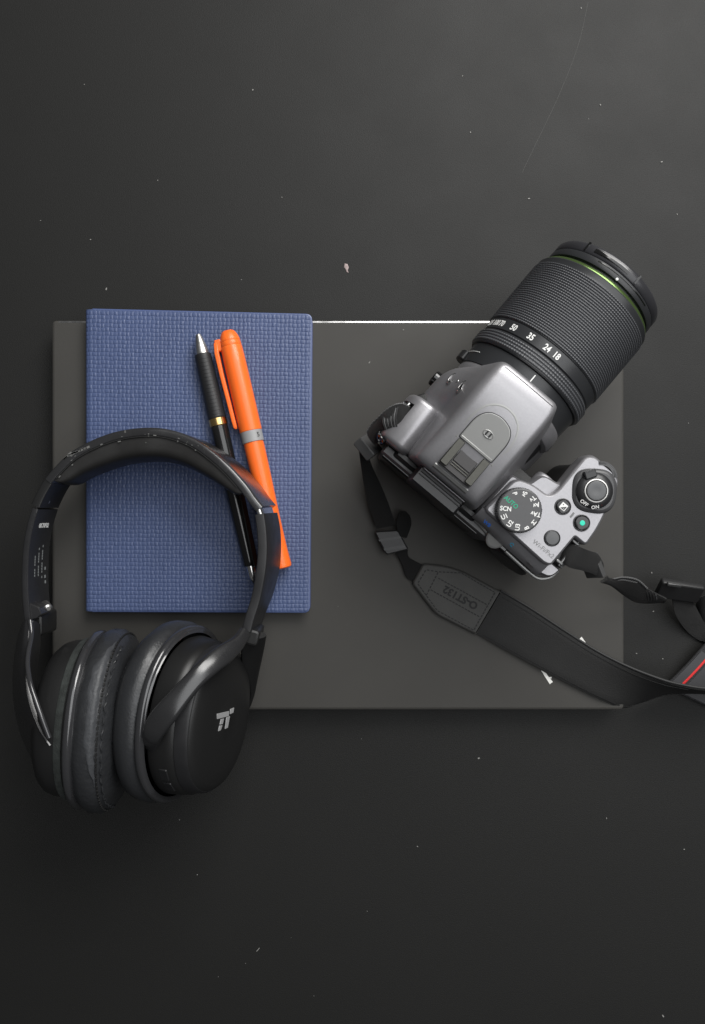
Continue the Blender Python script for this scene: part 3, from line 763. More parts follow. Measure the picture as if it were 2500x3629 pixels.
# rear controls
tc_ = LC(1766, 1898, 58)
lathe('thumb_dial', (tc_.x, tc_.y, 57.5), (0, -.35, 1), [(-4, 7.4), (2.4, 7.4), (3.0, 7.0), (3.2, 6)], M['silver2'], D, 48, up=(1, 0, 0), sq=(1, .75))
rc = LC(1870, 2010, 52)
lathe('four_way_pad', (57, -17.5, 40), (0, -1, .12), [(-2, 12), (2.2, 12), (3.2, 11), (3.4, 7)], M['camplastic'], D, 48)
box('delete_button', (47, -17.6, 57.5), (4.5, 2.5, 2.4), M['glossblack'], D, bev=.6)
v = cl_pt(450, 1170, 62)
lathe('rear_button', (v.x, v.y, 61.2), (0, -.8, .6), [(-3, 2.4), (.4, 2.4), (.8, 1.9)], M['glossblack'], D, 24, up=(1, 0, 0))
bn = Vector((0, -.55, .83))
for s, x, y, z_, m_ in (('Q', 300, 1013, 64.8, 'cyan'), ('WB', 68, 815, 66.0, 'blue')):
    v = cl_pt(x, y, z_)
    text('lettering', s, 1.9, basis((v.x, v.y, v.z + .9), (1, 0, 0), (0, .83, .55)), M[m_], D, bold=.03)

# ---------------------------------------------------------------- lens
LX = Vector((-0.4, 0, AXZ))
rear = lathe('lens_rear_barrel', LX, (0, 1, 0), [(46.8, 31), (47.0, 33.3), (50, 33.6), (57, 34.0), (58.4, 34.2), (58.6, 33)], M['lens'], D, 128)
for wth, ph in ((0.9, 180 - 150), ):
    pass
# white index line and left hand ring detail
def on_lens(th, y, r): return LX + Vector((math.sin(th) * r, y, math.cos(th) * r))
V, F = boxgeo(on_lens(0.0, 54.8, 33.9), Vector((1, 0, 0)), Vector((0, 1, 0)), Vector((0, 0, 1)), .55, 5.2, .3)
mk('index_line', V, F, M['white'], rear, smooth=False)
tube('mount_line', [on_lens(math.radians(-90 + a), 52.6 + .004 * a, 33.95) for a in range(4, 34, 3)], .22, M['white'], rear, n=6, samples=30)
lathe('quick_shift_switch', LX + Vector((-34.2, 50.2, -1)), (0, 1, 0), [(-3.2, 1.8), (-2.6, 3.0), (2.0, 3.0), (2.8, 2.0)], M['camplastic'], rear, 24, sq=(1, 2.2))
def nub_ring(name, y0, y1, R0, rows, cols, hgt, parent, mt, su=7, sc_=6):
    ny = rows * su + 1; nt = cols * sc_
    yy = np.linspace(y0, y1, ny); th = np.arange(nt) * 2 * np.pi / nt
    fy = (np.linspace(0, rows, ny) % 1.0) * 2 - 1
    ft = ((np.arange(nt) % sc_) + .5) / sc_ * 2 - 1
    ridge = np.clip(1 - np.abs(fy) ** 1.7, 0, 1)[:, None]
    notch = np.clip(1.12 - np.abs(ft) ** 2.2, 0, 1)[None, :]
    r = R0 + hgt * ridge * (0.42 + 0.58 * notch)
    r[0, :] = R0 - .6; r[-1, :] = R0 - .6
    X = LX.x + np.sin(th)[None, :] * r; Zz = LX.z + np.cos(th)[None, :] * r; Yy = np.repeat(yy[:, None], nt, 1)
    VV = np.stack([X, Yy, Zz], -1).reshape(-1, 3)
    return mk(name, VV, grid_faces(ny, nt, False, True)[:, ::-1].tolist(), mt, parent, sharp=None)
lathe('focus_ring_core', LX, (0, 1, 0), [(58.6, 33.2), (58.9, 35.2), (59.6, 35.7), (66.8, 35.7), (67.4, 35.2)], M['lens'], D, 128)
nub_ring('focus_ring', 59.8, 66.6, 35.7, 4, 140, .75, D, M['lensrub'])
scale = lathe('zoom_scale_ring', LX, (0, 1, 0), [(67.4, 34.4), (67.8, 34.8), (68.3, 35.4), (74.2, 35.7), (74.6, 35.4)], M['lens'], D, 128)
k4 = 550 / 1596
for s, x, y in (('18', 1060, 640), ('24', 960, 567), ('35', 800, 440), ('50', 630, 340), ('70', 515, 290), ('100', 430, 272), ('135', 392, 272)):
    px_, py_ = 1600 + x * k4, 1050 + y * k4
    th = 0.0
    for _ in range(12):
        v = LC(px_, py_, LX.z + 35.5 * math.cos(th)); th = math.asin(max(-1, min(1, (v.x - LX.x) / 35.6)))
    if s == '135': th = -1.32
    if s == '100': th = -1.13
    nrm = Vector((math.sin(th), 0, math.cos(th))); ax = Vector((math.cos(th), 0, -math.sin(th)))
    text('lettering', s, 3.3, basis(LX + nrm * 35.66 + Vector((0, 71.0, 0)), ax, (0, 1, 0)), M['white'], scale, bold=.035, sx=.80)
lathe('zoom_ring_core', LX, (0, 1, 0), [(74.6, 35.2), (75.0, 35.6), (112.6, 35.6), (113.2, 35.6), (115.6, 35.9), (116.2, 35.5)], M['lens'], D, 128)
nub_ring('zoom_ring', 75.2, 112.6, 35.7, 28, 160, .8, D, M['lensrub'], su=6, sc_=6)
lathe('green_ring', LX, (0, 1, 0), [(116.2, 34.4), (116.4, 35.1), (117.2, 35.0), (118.2, 34.2), (118.4, 33.6)], M['lensgreen'], D, 128)
front = lathe('lens_front_barrel', LX, (0, 1, 0), [(118.4, 31.6), (120.2, 31.6), (120.4, 33.2), (121.4, 33.5), (123.8, 33.5), (124.2, 33.2), (124.4, 32.6)], M['lens'], D, 128)
wd_ = LC(2168, 1013, AXZ + 33)
lathe('alignment_dot', on_lens(math.asin((wd_.x - LX.x) / 33.5), 120.9, 33.2), (0, 0, 1), [(0, .8), (.35, .7), (.5, .3)], M['white'], front, 14, up=(1, 0, 0))
tube('hood_groove', [on_lens(math.radians(a), 123.0, 33.45) for a in range(-22, 40, 3)], .38, M['glossblack'], front, n=6, samples=50)
capl = lathe('lens_cap', LX, (0, 1, 0), [(124.4, 31.8), (124.6, 32.9), (125.2, 33.3), (129.0, 33.4), (129.8, 33.0), (130.4, 32.2), (130.5, 29), (130.2, 26)], M['lenscap'], D, 128)
for a0, a1, nm in ((-31, 6, 'cap_grip_slot'), (149, 186, 'cap_grip_slot')):
    A = [on_lens(math.radians(a), 126.1, 33.42) for a in range(a0, a1, 3)]; B = [on_lens(math.radians(a), 128.3, 33.46) for a in range(a0, a1, 3)]
    ribbon(nm, A, B, .5, M['glossblack'], capl, n=30, px=False)
for a_ in (-40, 15, 140, 195):
    d = Vector((math.sin(math.radians(a_)), 0, math.cos(math.radians(a_)))); t_ = Vector((d.z, 0, -d.x))
    V, F = boxgeo(LX + d * 33.3 + Vector((0, 127.8, 0)), t_, Vector((0, 1, 0)), d, 1.0, 5.0, .9)
    mk('cap_notch', V, F, M['glossblack'], capl, smooth=False)

# ================================================================== camera strap
strap = empty('camera_strap', tuple(P(1850, 2300, TOPZ).xy) + (TOPZ,), 'black neck strap with a stitched leather end, trailing from the silver camera over the laptop', 'strap')
def r1(x, y, z): return (1250 + x / 3.99, 1380 + y / 3.99, z)
def r6(x, y, z): return (1230 + x / 3.8, 1600 + y / 3.8, z)
def r7(x, y, z): return (1950 + x / 2.902, 1850 + y / 2.902, z)
def r8(x, y, z): return (1400 + x / 2.66, 1950 + y / 2.66, z)
def r3(x, y, z): return (1250 + x / 1.2768, 1900 + y / 1.2768, z)
def selvedge(A, n, parent, r_=.45, px=True):
    c_ = [Vector(v) for v in catmull([P(*a) for a in A], n)]; g = []
    for i in range(n - 1):
        d = (c_[i + 1] - c_[i]); L_ = d.length
        if L_ < .05: continue
        d.normalize(); u = d.cross(Vector((0, 0, 1))).normalized(); q = u.cross(d)
        dd = (d * .8 + u * .6 * (1 if i % 2 else -1)).normalized(); uu = dd.cross(q)
        g.append(boxgeo((c_[i] + c_[i + 1]) / 2 + q * .5, dd, uu, q, L_ * .9, r_ * 1.1, r_ * 2))
    V, F = merge(g); o = mk('selvedge', V, F, M['selv'], parent, smooth=False); o['kind'] = 'stuff'
# left lug loop
LL = [r1(800, 250, 77), r1(700, 205, 81), r1(590, 222, 82), r1(480, 290, 80), r1(380, 385, 76), r1(280, 480, 72), r1(205, 600, 68)]
llo = ribbon('left_lug_loop', LL, [r1(745, 470, 76), r1(690, 590, 78), r1(580, 600, 78), r1(505, 612, 76), r1(440, 655, 71), r1(390, 720, 68), r1(330, 780, 65)], 2.2, M['web'], strap, crown=1.2)
selvedge(LL, 34, llo)
for k in range(9):
    t = k / 8
    a_ = P(*r1(640 - 200 * t, 250 + 110 * t, 83.4 - 4 * t)); b_ = P(*r1(640 - 150 * t, 580 + 40 * t, 80.5 - 4 * t)); m_ = (a_ + b_) / 2 + Vector((-1.2, 0, 1.2))
    tube('web_fold', [a_, m_, b_], .42, M['selv'] if k % 2 else M['web'], strap, n=6, samples=14)
kx = Vector((0.62, -0.78, 0)).normalized(); ky = Vector((0.78, 0.62, 0.0))
kn_ = (Vector((0, 0, 1)) * .88 + Vector((-.35, -.3, 0)) * 1.0).normalized()
kyy = kn_.cross(kx).normalized(); kxx = kyy.cross(kn_)
box('keeper', P(1305, 1583, 56), (12.5, 6.5, 14), M['keeper'], strap, axes=(kxx, kyy, kn_), bev=.7)
ribbon('left_webbing', [r6(165, -20, 50), r6(200, 250, 42), r6(240, 500, 34), r6(300, 750, 27), r6(400, 1040, 22.5)],
       [r6(270, -20, 46), r6(330, 180, 40), r6(430, 390, 33), r6(540, 650, 27), r6(660, 985, 22.5)], 1.3, M['web'], strap)
bk = [(P(*r6(x, y, 24)).x, P(*r6(x, y, 24)).y, 1.6) for x, y in ((370, 1080), (685, 1058), (832, 1320), (530, 1395))][::-1]
bq = plate('left_buckle', rpoly(bk, 4), [(19.5, .8), (20.2, 0), (24.5, 0), (25.3, .7)], M['strapplastic'], strap)
for ya, yb in ((1150, 1190), (1270, 1310)):
    s_ = [(P(*r6(x, y, 25)).x, P(*r6(x, y, 25)).y, .3) for x, y in ((425 + (ya - 1150) * .55, ya + 40), (720 + (ya - 1150) * .45, ya - 5), (735 + (ya - 1150) * .45, yb - 20), (440 + (ya - 1150) * .55, yb + 25))][::-1]
    plate('buckle_slot', rpoly(s_, 3), [(24, 0), (25.45, 0)], M['camplastic'], bq)
ribbon('left_tail_loop', [r6(700, 1130, 24), r6(665, 980, 24), r6(690, 870, 25), r6(735, 805, 25)], [r6(800, 1165, 18.5), r6(860, 1000, 18), r6(850, 880, 19), r6(790, 805, 21)], 1.4, M['web'], strap, n=30)
ribbon('left_connector', [r6(660, 1360, 20), r6(745, 1520, 19), r6(795, 1680, 18.3), r6(880, 1750, 18.2)],
       [r6(820, 1310, 21), r6(830, 1420, 21), r6(940, 1490, 19), r6(1010, 1520, 18.4)], 1.4, M['web'], strap, n=30)
# leather end
lo = [(265, 125), (480, 148), (640, 195), (1010, 395), (770, 800), (580, 705), (385, 605), (160, 315)]
lpoly = rpoly([(P(*r8(x, y, 19)).x, P(*r8(x, y, 19)).y, r) for (x, y), r in zip(lo, (2.5, 4, 4, .6, .6, 4, 4, 2.5))][::-1], 5)
pad = plate('leather_end', lpoly, [(TOPZ + .1, .3), (TOPZ + .6, 0), (TOPZ + 2.4, 0), (TOPZ + 3.0, .5), (TOPZ + 3.2, 1.2)], M['leather'], strap)
def stitches(pts, n):
    g = []
    for (xa, ya), (xb, yb) in zip(pts[:-1], pts[1:]):
        a_ = P(*r8(xa, ya, TOPZ + 3.25)); b_ = P(*r8(xb, yb, TOPZ + 3.25)); d = (b_ - a_); L_ = d.length; d.normalize(); k = max(2, int(L_ / 2.1))
        for i in range(k):
            g.append(boxgeo(a_ + d * (L_ * (i + .5) / k), d, Vector((-d.y, d.x, 0)), Vector((0, 0, 1)), 1.5, .62, .35))
    return g
g = stitches([(295, 185), (410, 205), (625, 215), (945, 400), (745, 755), (400, 570), (215, 315), (295, 185)], 0)
g += stitches([(410, 205), (295, 430)], 0) + stitches([(405, 262), (870, 515)], 0) + stitches([(335, 372), (800, 630)], 0)
V, F = merge(g); st = mk('stitching', V, F, M['stitch'], pad, smooth=False); st['kind'] = 'stuff'
a_ = P(*r8(748, 518, TOPZ + 3.2)); b_ = P(*r8(490, 375, TOPZ + 3.2)); tx = (b_ - a_).normalized()
text('lettering', 'O-ST132', 4.3, basis((a_ + b_) / 2 + Vector((0, 0, .06)), tx, Vector((-tx.y, tx.x, 0))), M['stitch'], pad, bold=.05, extrude=.2)
# main strap, folding up on edge as it leaves the picture
up_ = [r3(668, 252, 18.2), r3(800, 330, 19), r3(950, 428, 20.5), r3(1100, 523, 22), r3(1250, 598, 25), r3(1400, 655, 30), r3(1500, 680, 33), r3(1600, 694, 34), r3(1760, 700, 34), r3(1900, 640, 34)]
lo_ = [r3(562, 442, 17.6), r3(700, 520, 17.8), r3(850, 600, 18), r3(1000, 680, 17.6), r3(1130, 742, 17.2), r3(1222, 776, 13), r3(1310, 748, 7), r3(1420, 712, 4), r3(1540, 708, 3), r3(1660, 712, 3), r3(1800, 716, 3), r3(1940, 650, 3)]
n_ = 90
ms = ribbon('padded_strap', [P(*p) for p in up_], [P(*p) for p in lo_], 2.4, M['strapmatte'], strap, n=n_, m=11, px=False)
tube('strap_piping', [(p[0] + 2, p[1] - 4, p[2] + .6) for p in up_], .75, M['web'], ms, n=8, px=True, samples=120)
sg = []
for off, edge_ in ((.93, 0), (.06, 1)):
    ca_ = [Vector(v) for v in catmull([P(*p) for p in up_], 140)]; cb_ = [Vector(v) for v in catmull([P(*p) for p in lo_], 140)]
    for i in range(2, 96):
        p0 = cb_[i].lerp(ca_[i], off); p1 = cb_[i + 1].lerp(ca_[i + 1], off); d = (p1 - p0)
        if d.length < .3: continue
        d.normalize(); wv = (ca_[i] - cb_[i]).normalized(); nz_ = d.cross(wv).normalized()
        if nz_.z < 0: nz_ = -nz_
        sg.append(boxgeo((p0 + p1) / 2 + nz_ * 1.25, d, wv, nz_, 1.2, .4, .3))
V, F = merge(sg); st = mk('edge_stitching', V, F, M['stitch'], ms, smooth=False); st['kind'] = 'stuff'
# the woven outer face of the returning half
ra = [r7(1180, 1690, 5), r7(1400, 1470, 7), r7(1620, 1230, 9), r7(1900, 950, 10)]
rb = [r7(1760, 1960, 3), r7(1900, 1800, 3), r7(2060, 1600, 3), r7(2300, 1350, 3)]
ret = ribbon('woven_strap', ra, rb, 2.0, M['webgrey'], strap, n=60)
def lerp3(a, b, t): return tuple(a[i] * (1 - t) + b[i] * t for i in range(3))
ribbon('red_line', [P(*lerp3(p, q, .16)) + Vector((0, 0, 1.15)) for p, q in zip(ra, rb)], [P(*lerp3(p, q, .198)) + Vector((0, 0, 1.15)) for p, q in zip(ra, rb)], .5, M['redline'], ret, n=60, px=False)
# ribs across the woven face
rg = []
A_ = [Vector(v) for v in catmull([P(*p) for p in ra], 200)]; B_ = [Vector(v) for v in catmull([P(*p) for p in rb], 200)]
for i in range(4, 110):
    d = (B_[i] - A_[i]).normalized(); tn = (A_[i + 1] - A_[i]).normalized()
    for f0, f1 in ((.02, .155), (.24, .95)):
        p0, p1 = A_[i].lerp(B_[i], f0), A_[i].lerp(B_[i], f1)
        rg.append(boxgeo((p0 + p1) / 2 + Vector((0, 0, 1.0)), d, tn, Vector((0, 0, 1)), (p1 - p0).length, .30, .55))
V, F = merge(rg); rb_ = mk('weave_ribs', V, F, M['webgrey'], ret, smooth=False); rb_['kind'] = 'stuff'
# right lug
ribbon('right_lug_loop', [r7(215, 225, 80), r7(300, 255, 86), r7(390, 292, 84), r7(485, 330, 78), r7(540, 420, 72)],
       [r7(115, 395, 79), r7(190, 465, 85), r7(310, 495, 83), r7(430, 532, 77), r7(500, 575, 71)], 1.8, M['web'], strap, n=40, crown=.6)
a_, b_ = P(*r7(490, 332, 78)), P(*r7(575, 550, 76)); kd = (b_ - a_).normalized()
kn2 = Vector((.55, .12, .82)); kn2 = (kn2 - kd * kn2.dot(kd)).normalized(); ks = kn2.cross(kd)
box('keeper', (a_ + b_) / 2 - kn2 * 5.5 + Vector((-.6, 0, 0)), ((b_ - a_).length + 1.5, 3.4, 11), M['keeper'], strap, axes=(kd, ks, kn2), bev=.5)
RW = [r7(590, 560, 66), r7(640, 585, 62), r7(750, 568, 56), r7(890, 595, 47), r7(990, 680, 36), r7(1200, 790, 26)]
rwo = ribbon('right_webbing', RW, [r7(520, 620, 64), r7(620, 655, 58), r7(740, 745, 45), r7(870, 822, 33), r7(1000, 836, 24), r7(1160, 826, 19)], 1.6, M['web'], strap, n=70, crown=.5)
selvedge(RW[1:5], 40, rwo, .5)
selvedge([(p[0] - 2, p[1] + 9, p[2] - 1) for p in RW[1:4]], 24, rwo, .4)
for k in range(7):
    a_ = P(*r7(985 + 33 * k, 700 + 14 * k, 36 - 1.7 * k)); b_ = P(*r7(1010 + 27 * k, 832 - 1 * k, 24.5 - .8 * k))
    tube('web_fold', [a_, (a_ + b_) / 2 + Vector((0, 0, 1.2)), b_], .42, M['selv'] if k > 2 else M['web'], strap, n=6, samples=10)
bx_ = (P(*r7(1545, 730, 18)) - P(*r7(1090, 665, 18))).normalized(); bn2 = Vector((-.1, -.62, .78)); bn2 = (bn2 - bx_ * bn2.dot(bx_)).normalized(); bs = bn2.cross(bx_)
bkr = box('right_buckle', P(*r7(1330, 705, 18)), (26, 13, 5), M['strapplastic'], strap, axes=(bx_, bs, bn2), bev=1.0)
box('buckle_bar', P(*r7(1275, 645, 26)), (8.5, 2.2, 2.4), M['keeper'], bkr, axes=(bx_, bs, bn2), bev=.5)
ribbon('right_tail', [r7(1255, 790, 14), r7(1290, 950, 10), r7(1400, 1115, 4), r7(1510, 1203, 1.2), r7(1600, 1240, 1)], [r7(1450, 780, 15), r7(1530, 930, 11), r7(1600, 1060, 5), r7(1660, 1160, 1.5), r7(1700, 1200, 1)], 1.5, M['web'], strap, n=30)
ribbon('right_lead', [r7(1530, 780, 14), r7(1620, 745, 16), r7(1800, 700, 12), r7(1960, 720, 6)], [r7(1500, 850, 6), r7(1590, 1020, 5), r7(1800, 960, 4), r7(1980, 900, 2)], 1.6, M['web'], strap, n=30)

# ================================================================== headphones
hp = empty('headphones', tuple(P(500, 2450, 0).xy) + (0,), 'worn black over-ear headphones lying with the band over the notebook and pens', 'headphones')
def c4(x, y): return (30 + x / 1.5647, 1480 + y / 1.5647)
def band_pts(lst, drop=29, tilt=lambda i: (0, 0)):
    A = []; B = []
    for i, (x, y, z, ox, oy) in enumerate(lst):
        a_ = P(*c4(x, y), z); A.append(a_); B.append(a_ + Vector((ox, oy, -drop)))
    return A, B
arc = [(218, 352, 62, 0, 0), (270, 292, 62, 0, 0), (350, 215, 62, 0, 0), (460, 152, 62, 0, 0), (600, 100, 62, 0, 0), (760, 78, 63, 0, 0), (890, 90, 63, .5, .5),
       (1010, 133, 64, 1, 1), (1110, 198, 66, 2, 1.5), (1210, 285, 68, 3, 2), (1300, 385, 69, 3.5, 2), (1355, 462, 69, 4, 1.5), (1392, 508, 69, 4.5, 1)]
A, B = band_pts(arc)
A2 = [Vector(v) for v in catmull(A, 90)]; B2 = [Vector(v) for v in catmull(B, 90)]
def normal2d(C, i):
    d = C[min(i + 1, len(C) - 1)] - C[max(i - 1, 0)]; d.z = 0; d.normalize()
    return Vector((d.y, -d.x, 0))                     # inward (towards the cups)
secs = []
for i in range(90):
    nn = normal2d(A2, i); a_, b_ = A2[i], B2[i]
    pr = rpoly([(-2.4, 0, 2.0), (2.2, 0, 1.2), (2.2, 1, 1.2), (-2.4, 1, 2.0)], 4)
    rr = rpoly([(-2.4, -.0, 2.0), (2.4, .0, 1.0), (2.4, -29, 1.0), (-2.4, -29, 2.0)], 4)
    secs.append([a_ + nn * u + (b_ - a_) * (-v / 29.0) for u, v in rr])
shellb = loft_path('band_shell', secs, M['hp_gloss'], hp)
secs = []
lo_i, hi_i = 2, 76
for i in range(lo_i, hi_i + 1):
    t = (i - lo_i) / (hi_i - lo_i); nn = normal2d(A2, i); a_, b_ = A2[i], B2[i]
    th = 12.5 * min(1, (math.sin(math.pi * min(max(t, 0.0), 1)) ** .42)) + 1.0
    rr = rpoly([(1.6, -1.2, .8), (1.6 + th * .80, -1.4, 4.0), (2.0 + th, -9, 7), (2.0 + th, -20, 7), (1.6 + th * .8, -27.5, 4), (1.6, -28, .8)], 5)
    secs.append([a_ + nn * u + (b_ - a_) * (-v / 29.0) for u, v in rr])
cush = loft_path('band_cushion', secs, M['hp_cushion'], hp, sharp=60)
tube('cushion_seam', [A2[i] + normal2d(A2, i) * 2.6 + Vector((0, 0, -.55)) for i in range(4, 76, 3)], .32, M['stitch'], cush, n=6, samples=120)
# scuffs where the covering has flaked
sp = []
for k in range(26):
    i = int(rng.integers(6, 58)); nn = normal2d(A2, i); tn = (A2[i + 1] - A2[i]).normalized()
    u = float(rng.normal(2.2, 1.9)); sz = float(rng.uniform(.25, .8)); zz = -.55 - max(0, u - 2.5) * .22
    if u < -2: continue
    L_ = sz * float(rng.uniform(.8, 2.4))
    sp.append(boxgeo(A2[i] + nn * u + Vector((0, 0, zz + .45)), tn, nn, Vector((0, 0, 1)), L_, sz * .7, .25))
for k in range(16):
    i = 13 + int(k * .55); nn = normal2d(A2, i); tn = (A2[i + 1] - A2[i]).normalized()
    sp.append(boxgeo(A2[i] + nn * (-1.4 + .12 * k + float(rng.normal(0, .35))) + Vector((0, 0, .05)), tn, nn, Vector((0, 0, 1)), 2.2, float(rng.uniform(.5, 1.3)), .25))
V, F = merge(sp); sc_o = mk('scuffs', V, F, mat('scuffed_plastic', (0.13, 0.13, 0.125), 0.7), cush, smooth=False); sc_o['kind'] = 'stuff'
def arm(name, lst, th, drop, mt, n=50):
    A, B = band_pts(lst, drop); A = [Vector(v) for v in catmull(A, n)]; B = [Vector(v) for v in catmull(B, n)]
    S = []
    for i in range(n):
        nn = normal2d(A, i)
        rr = rpoly([(-th / 2, 0, .8), (th / 2, 0, .8), (th / 2, -drop, .8), (-th / 2, -drop, .8)], 3)
        S.append([A[i] + nn * u + (B[i] - A[i]) * (-v / drop) for u, v in rr])
    return loft_path(name, S, mt, hp), A, B
# right: slider and arm
arm('right_slider', [(1382, 500, 68, 4, 1), (1396, 540, 68, 4, 0)], 2.6, 24, M['chrome'], n=6)
ra_, RA, RB = arm('right_arm', [(1391, 536, 69, 4.5, .5), (1404, 630, 69, 5, 0), (1408, 740, 69, 5, 0), (1398, 860, 69, 5, -.3), (1372, 1000, 68, 4, -.5), (1338, 1110, 68, 3, -.6), (1318, 1185, 68, 2.5, -.5)], 5.2, 29, M['hp_side'])
# left: hinge block and arm
arm('left_slider', [(205, 366, 61, 0, 0), (180, 415, 61, 0, 0)], 2.6, 22, M['chrome'], n=6)
lh, _, _ = arm('left_end_block', [(222, 352, 61.5, 0, 0), (196, 395, 61.5, 0, 0), (172, 440, 61.5, 0, 0), (150, 490, 61.5, 0, 0)], 5.0, 27, M['hp_matte'], n=20)
la_, LA, LB = arm('left_arm', [(148, 505, 61.5, 0, 0), (120, 600, 62, 0, 0), (100, 710, 62, 0, 0), (92, 830, 62, 0, 0), (92, 960, 63, 0, 0), (101, 1090, 64, 0, 0), (112, 1150, 64, 0, 0)], 3.6, 28, M['hp_side'])
tube('arm_highlight_edge', [LA[i] + Vector((1.3, 0, .0)) for i in range(2, 48, 4)], .3, M['hp_rim'], la_, n=6, samples=60)
def wall_basis(i, down, k=1.95):
    c_ = LA[i].lerp(LB[i], down); nn = normal2d(LA, i); nn = -nn if nn.x < 0 else nn
    return c_ + nn * k, nn
c_, nn = wall_basis(8, .50)
u_ = Vector((0, 0, -1))
text('lettering', '0K70F02', 2.5, basis(c_, u_, nn.cross(u_)), M['white'], la_, bold=.03, sx=1.0)
rows = []
for dn, i0, i1 in ((.30, 20, 29), (.47, 18, 30), (.64, 17, 30)):
    for i in range(i0, i1):
        if (i * 7 + int(dn * 100)) % 5 == 0: continue
        c_, nn = wall_basis(i, dn); tn = (LA[i + 1] - LA[i]).normalized()
        rows.append(boxgeo(c_, tn, Vector((0, 0, 1)), nn, 1.25, .7, .12))
for i, dn in ((26, .80), (29, .80), (31, .81)):
    c_, nn = wall_basis(i, dn); tn = (LA[i + 1] - LA[i]).normalized(); rows.append(boxgeo(c_, tn, Vector((0, 0, 1)), nn, 1.7, 1.5, .12))
V, F = merge(rows); mk('fine_print', V, F, mat('faint_print', (0.20, 0.21, 0.21), .6), la_, smooth=False)
for px_, py_, z_ in ((168, 1777, 52),):
    lathe('screw', P(px_, py_, z_), Vector((.85, -.3, .45)), [(-1, 1.5), (.6, 1.5), (1.0, 1.1), (1.0, .4)], M['satin'], lh, 16)
tube('hinge_pin', [P(122, 1806, 58), P(128, 1810, 59), P(134, 1792, 61)], .45, M['satin'], lh, n=6)
# left lower hinge
hg = box('left_hinge', P(150, 2205, 46), (9, 13, 22), M['hp_matte'], hp, bev=1.5)
hpl = [(P(x, y, 62).x, P(x, y, 62).y, .6) for x, y in ((104, 2137), (140, 2153), (148, 2178), (132, 2192), (108, 2198))][::-1]
plate('hinge_plate', rpoly(hpl, 3), [(52, 0), (62, 0), (62.5, .4)], M['hp_gloss'], hg)
lathe('screw', P(170, 2155, 52), Vector((.6, -.2, .78)), [(-6, 2.6), (0, 2.6), (.9, 2.2), (1.4, 1.2)], M['satin'], hg, 24)
lathe('screw', P(140, 2226, 52), Vector((.6, -.2, .78)), [(-4, 1.7), (0, 1.7), (.7, 1.3)], M['satin'], hg, 20)

# ---- ear cups
def cup(name, C, e1, tilt, outward, side):
    """C centre of the rim, e1 long axis in the table plane, outward horizontal direction, tilt upwards"""
    e1 = Vector(e1).normalized(); o_ = Vector(outward); o_ = (o_ - e1 * o_.dot(e1)).normalized()
    t = (o_ * math.cos(tilt) + Vector((0, 0, math.sin(tilt)))).normalized()
    e2 = t.cross(e1); e2 = -e2 if e2.z < 0 else e2
    return C, t, e1, e2
def oval(prof, fr, name, mt, parent, a=49, b=42, n=96, cap0=True, cap1=True, sharp=40, wob=0.0, pw=2.15):
    C, t, e1, e2 = fr; R = []
    for i, (tt, s, *ex) in enumerate(prof):
        ring = []
        for k in range(n):
            th = 2 * math.pi * k / n; ct, st_ = math.cos(th), math.sin(th)
            rr = (abs(ct) ** pw + abs(st_) ** pw) ** (-1 / pw)
            wv = 1 + wob * (math.sin(th * 7 + i * .9) * .5 + math.sin(th * 17 + i * 2.1) * .35 + math.sin(th * 29 - i) * .2)
            d = ex[0] if ex else 0.0
            ring.append(C + t * (tt + wob * 30 * math.sin(th * 11 + i)) + e1 * (ct * rr * (a * s - d) * wv) + e2 * (st_ * rr * (b * s - d) * wv))
        R.append(ring)
    V, F = rings(R, cap0, cap1)
    return mk(name, V, F, mt, parent, sharp=sharp)
FR = cup('r', P(669, 2528, 60), (0.083, 0.997, 0), math.radians(21), (0.997, -0.083, 0), 1)
FL = cup('l', P(310, 2542, 58), (0.065, 0.998, 0), math.radians(1), (-0.998, 0.065, 0), -1)
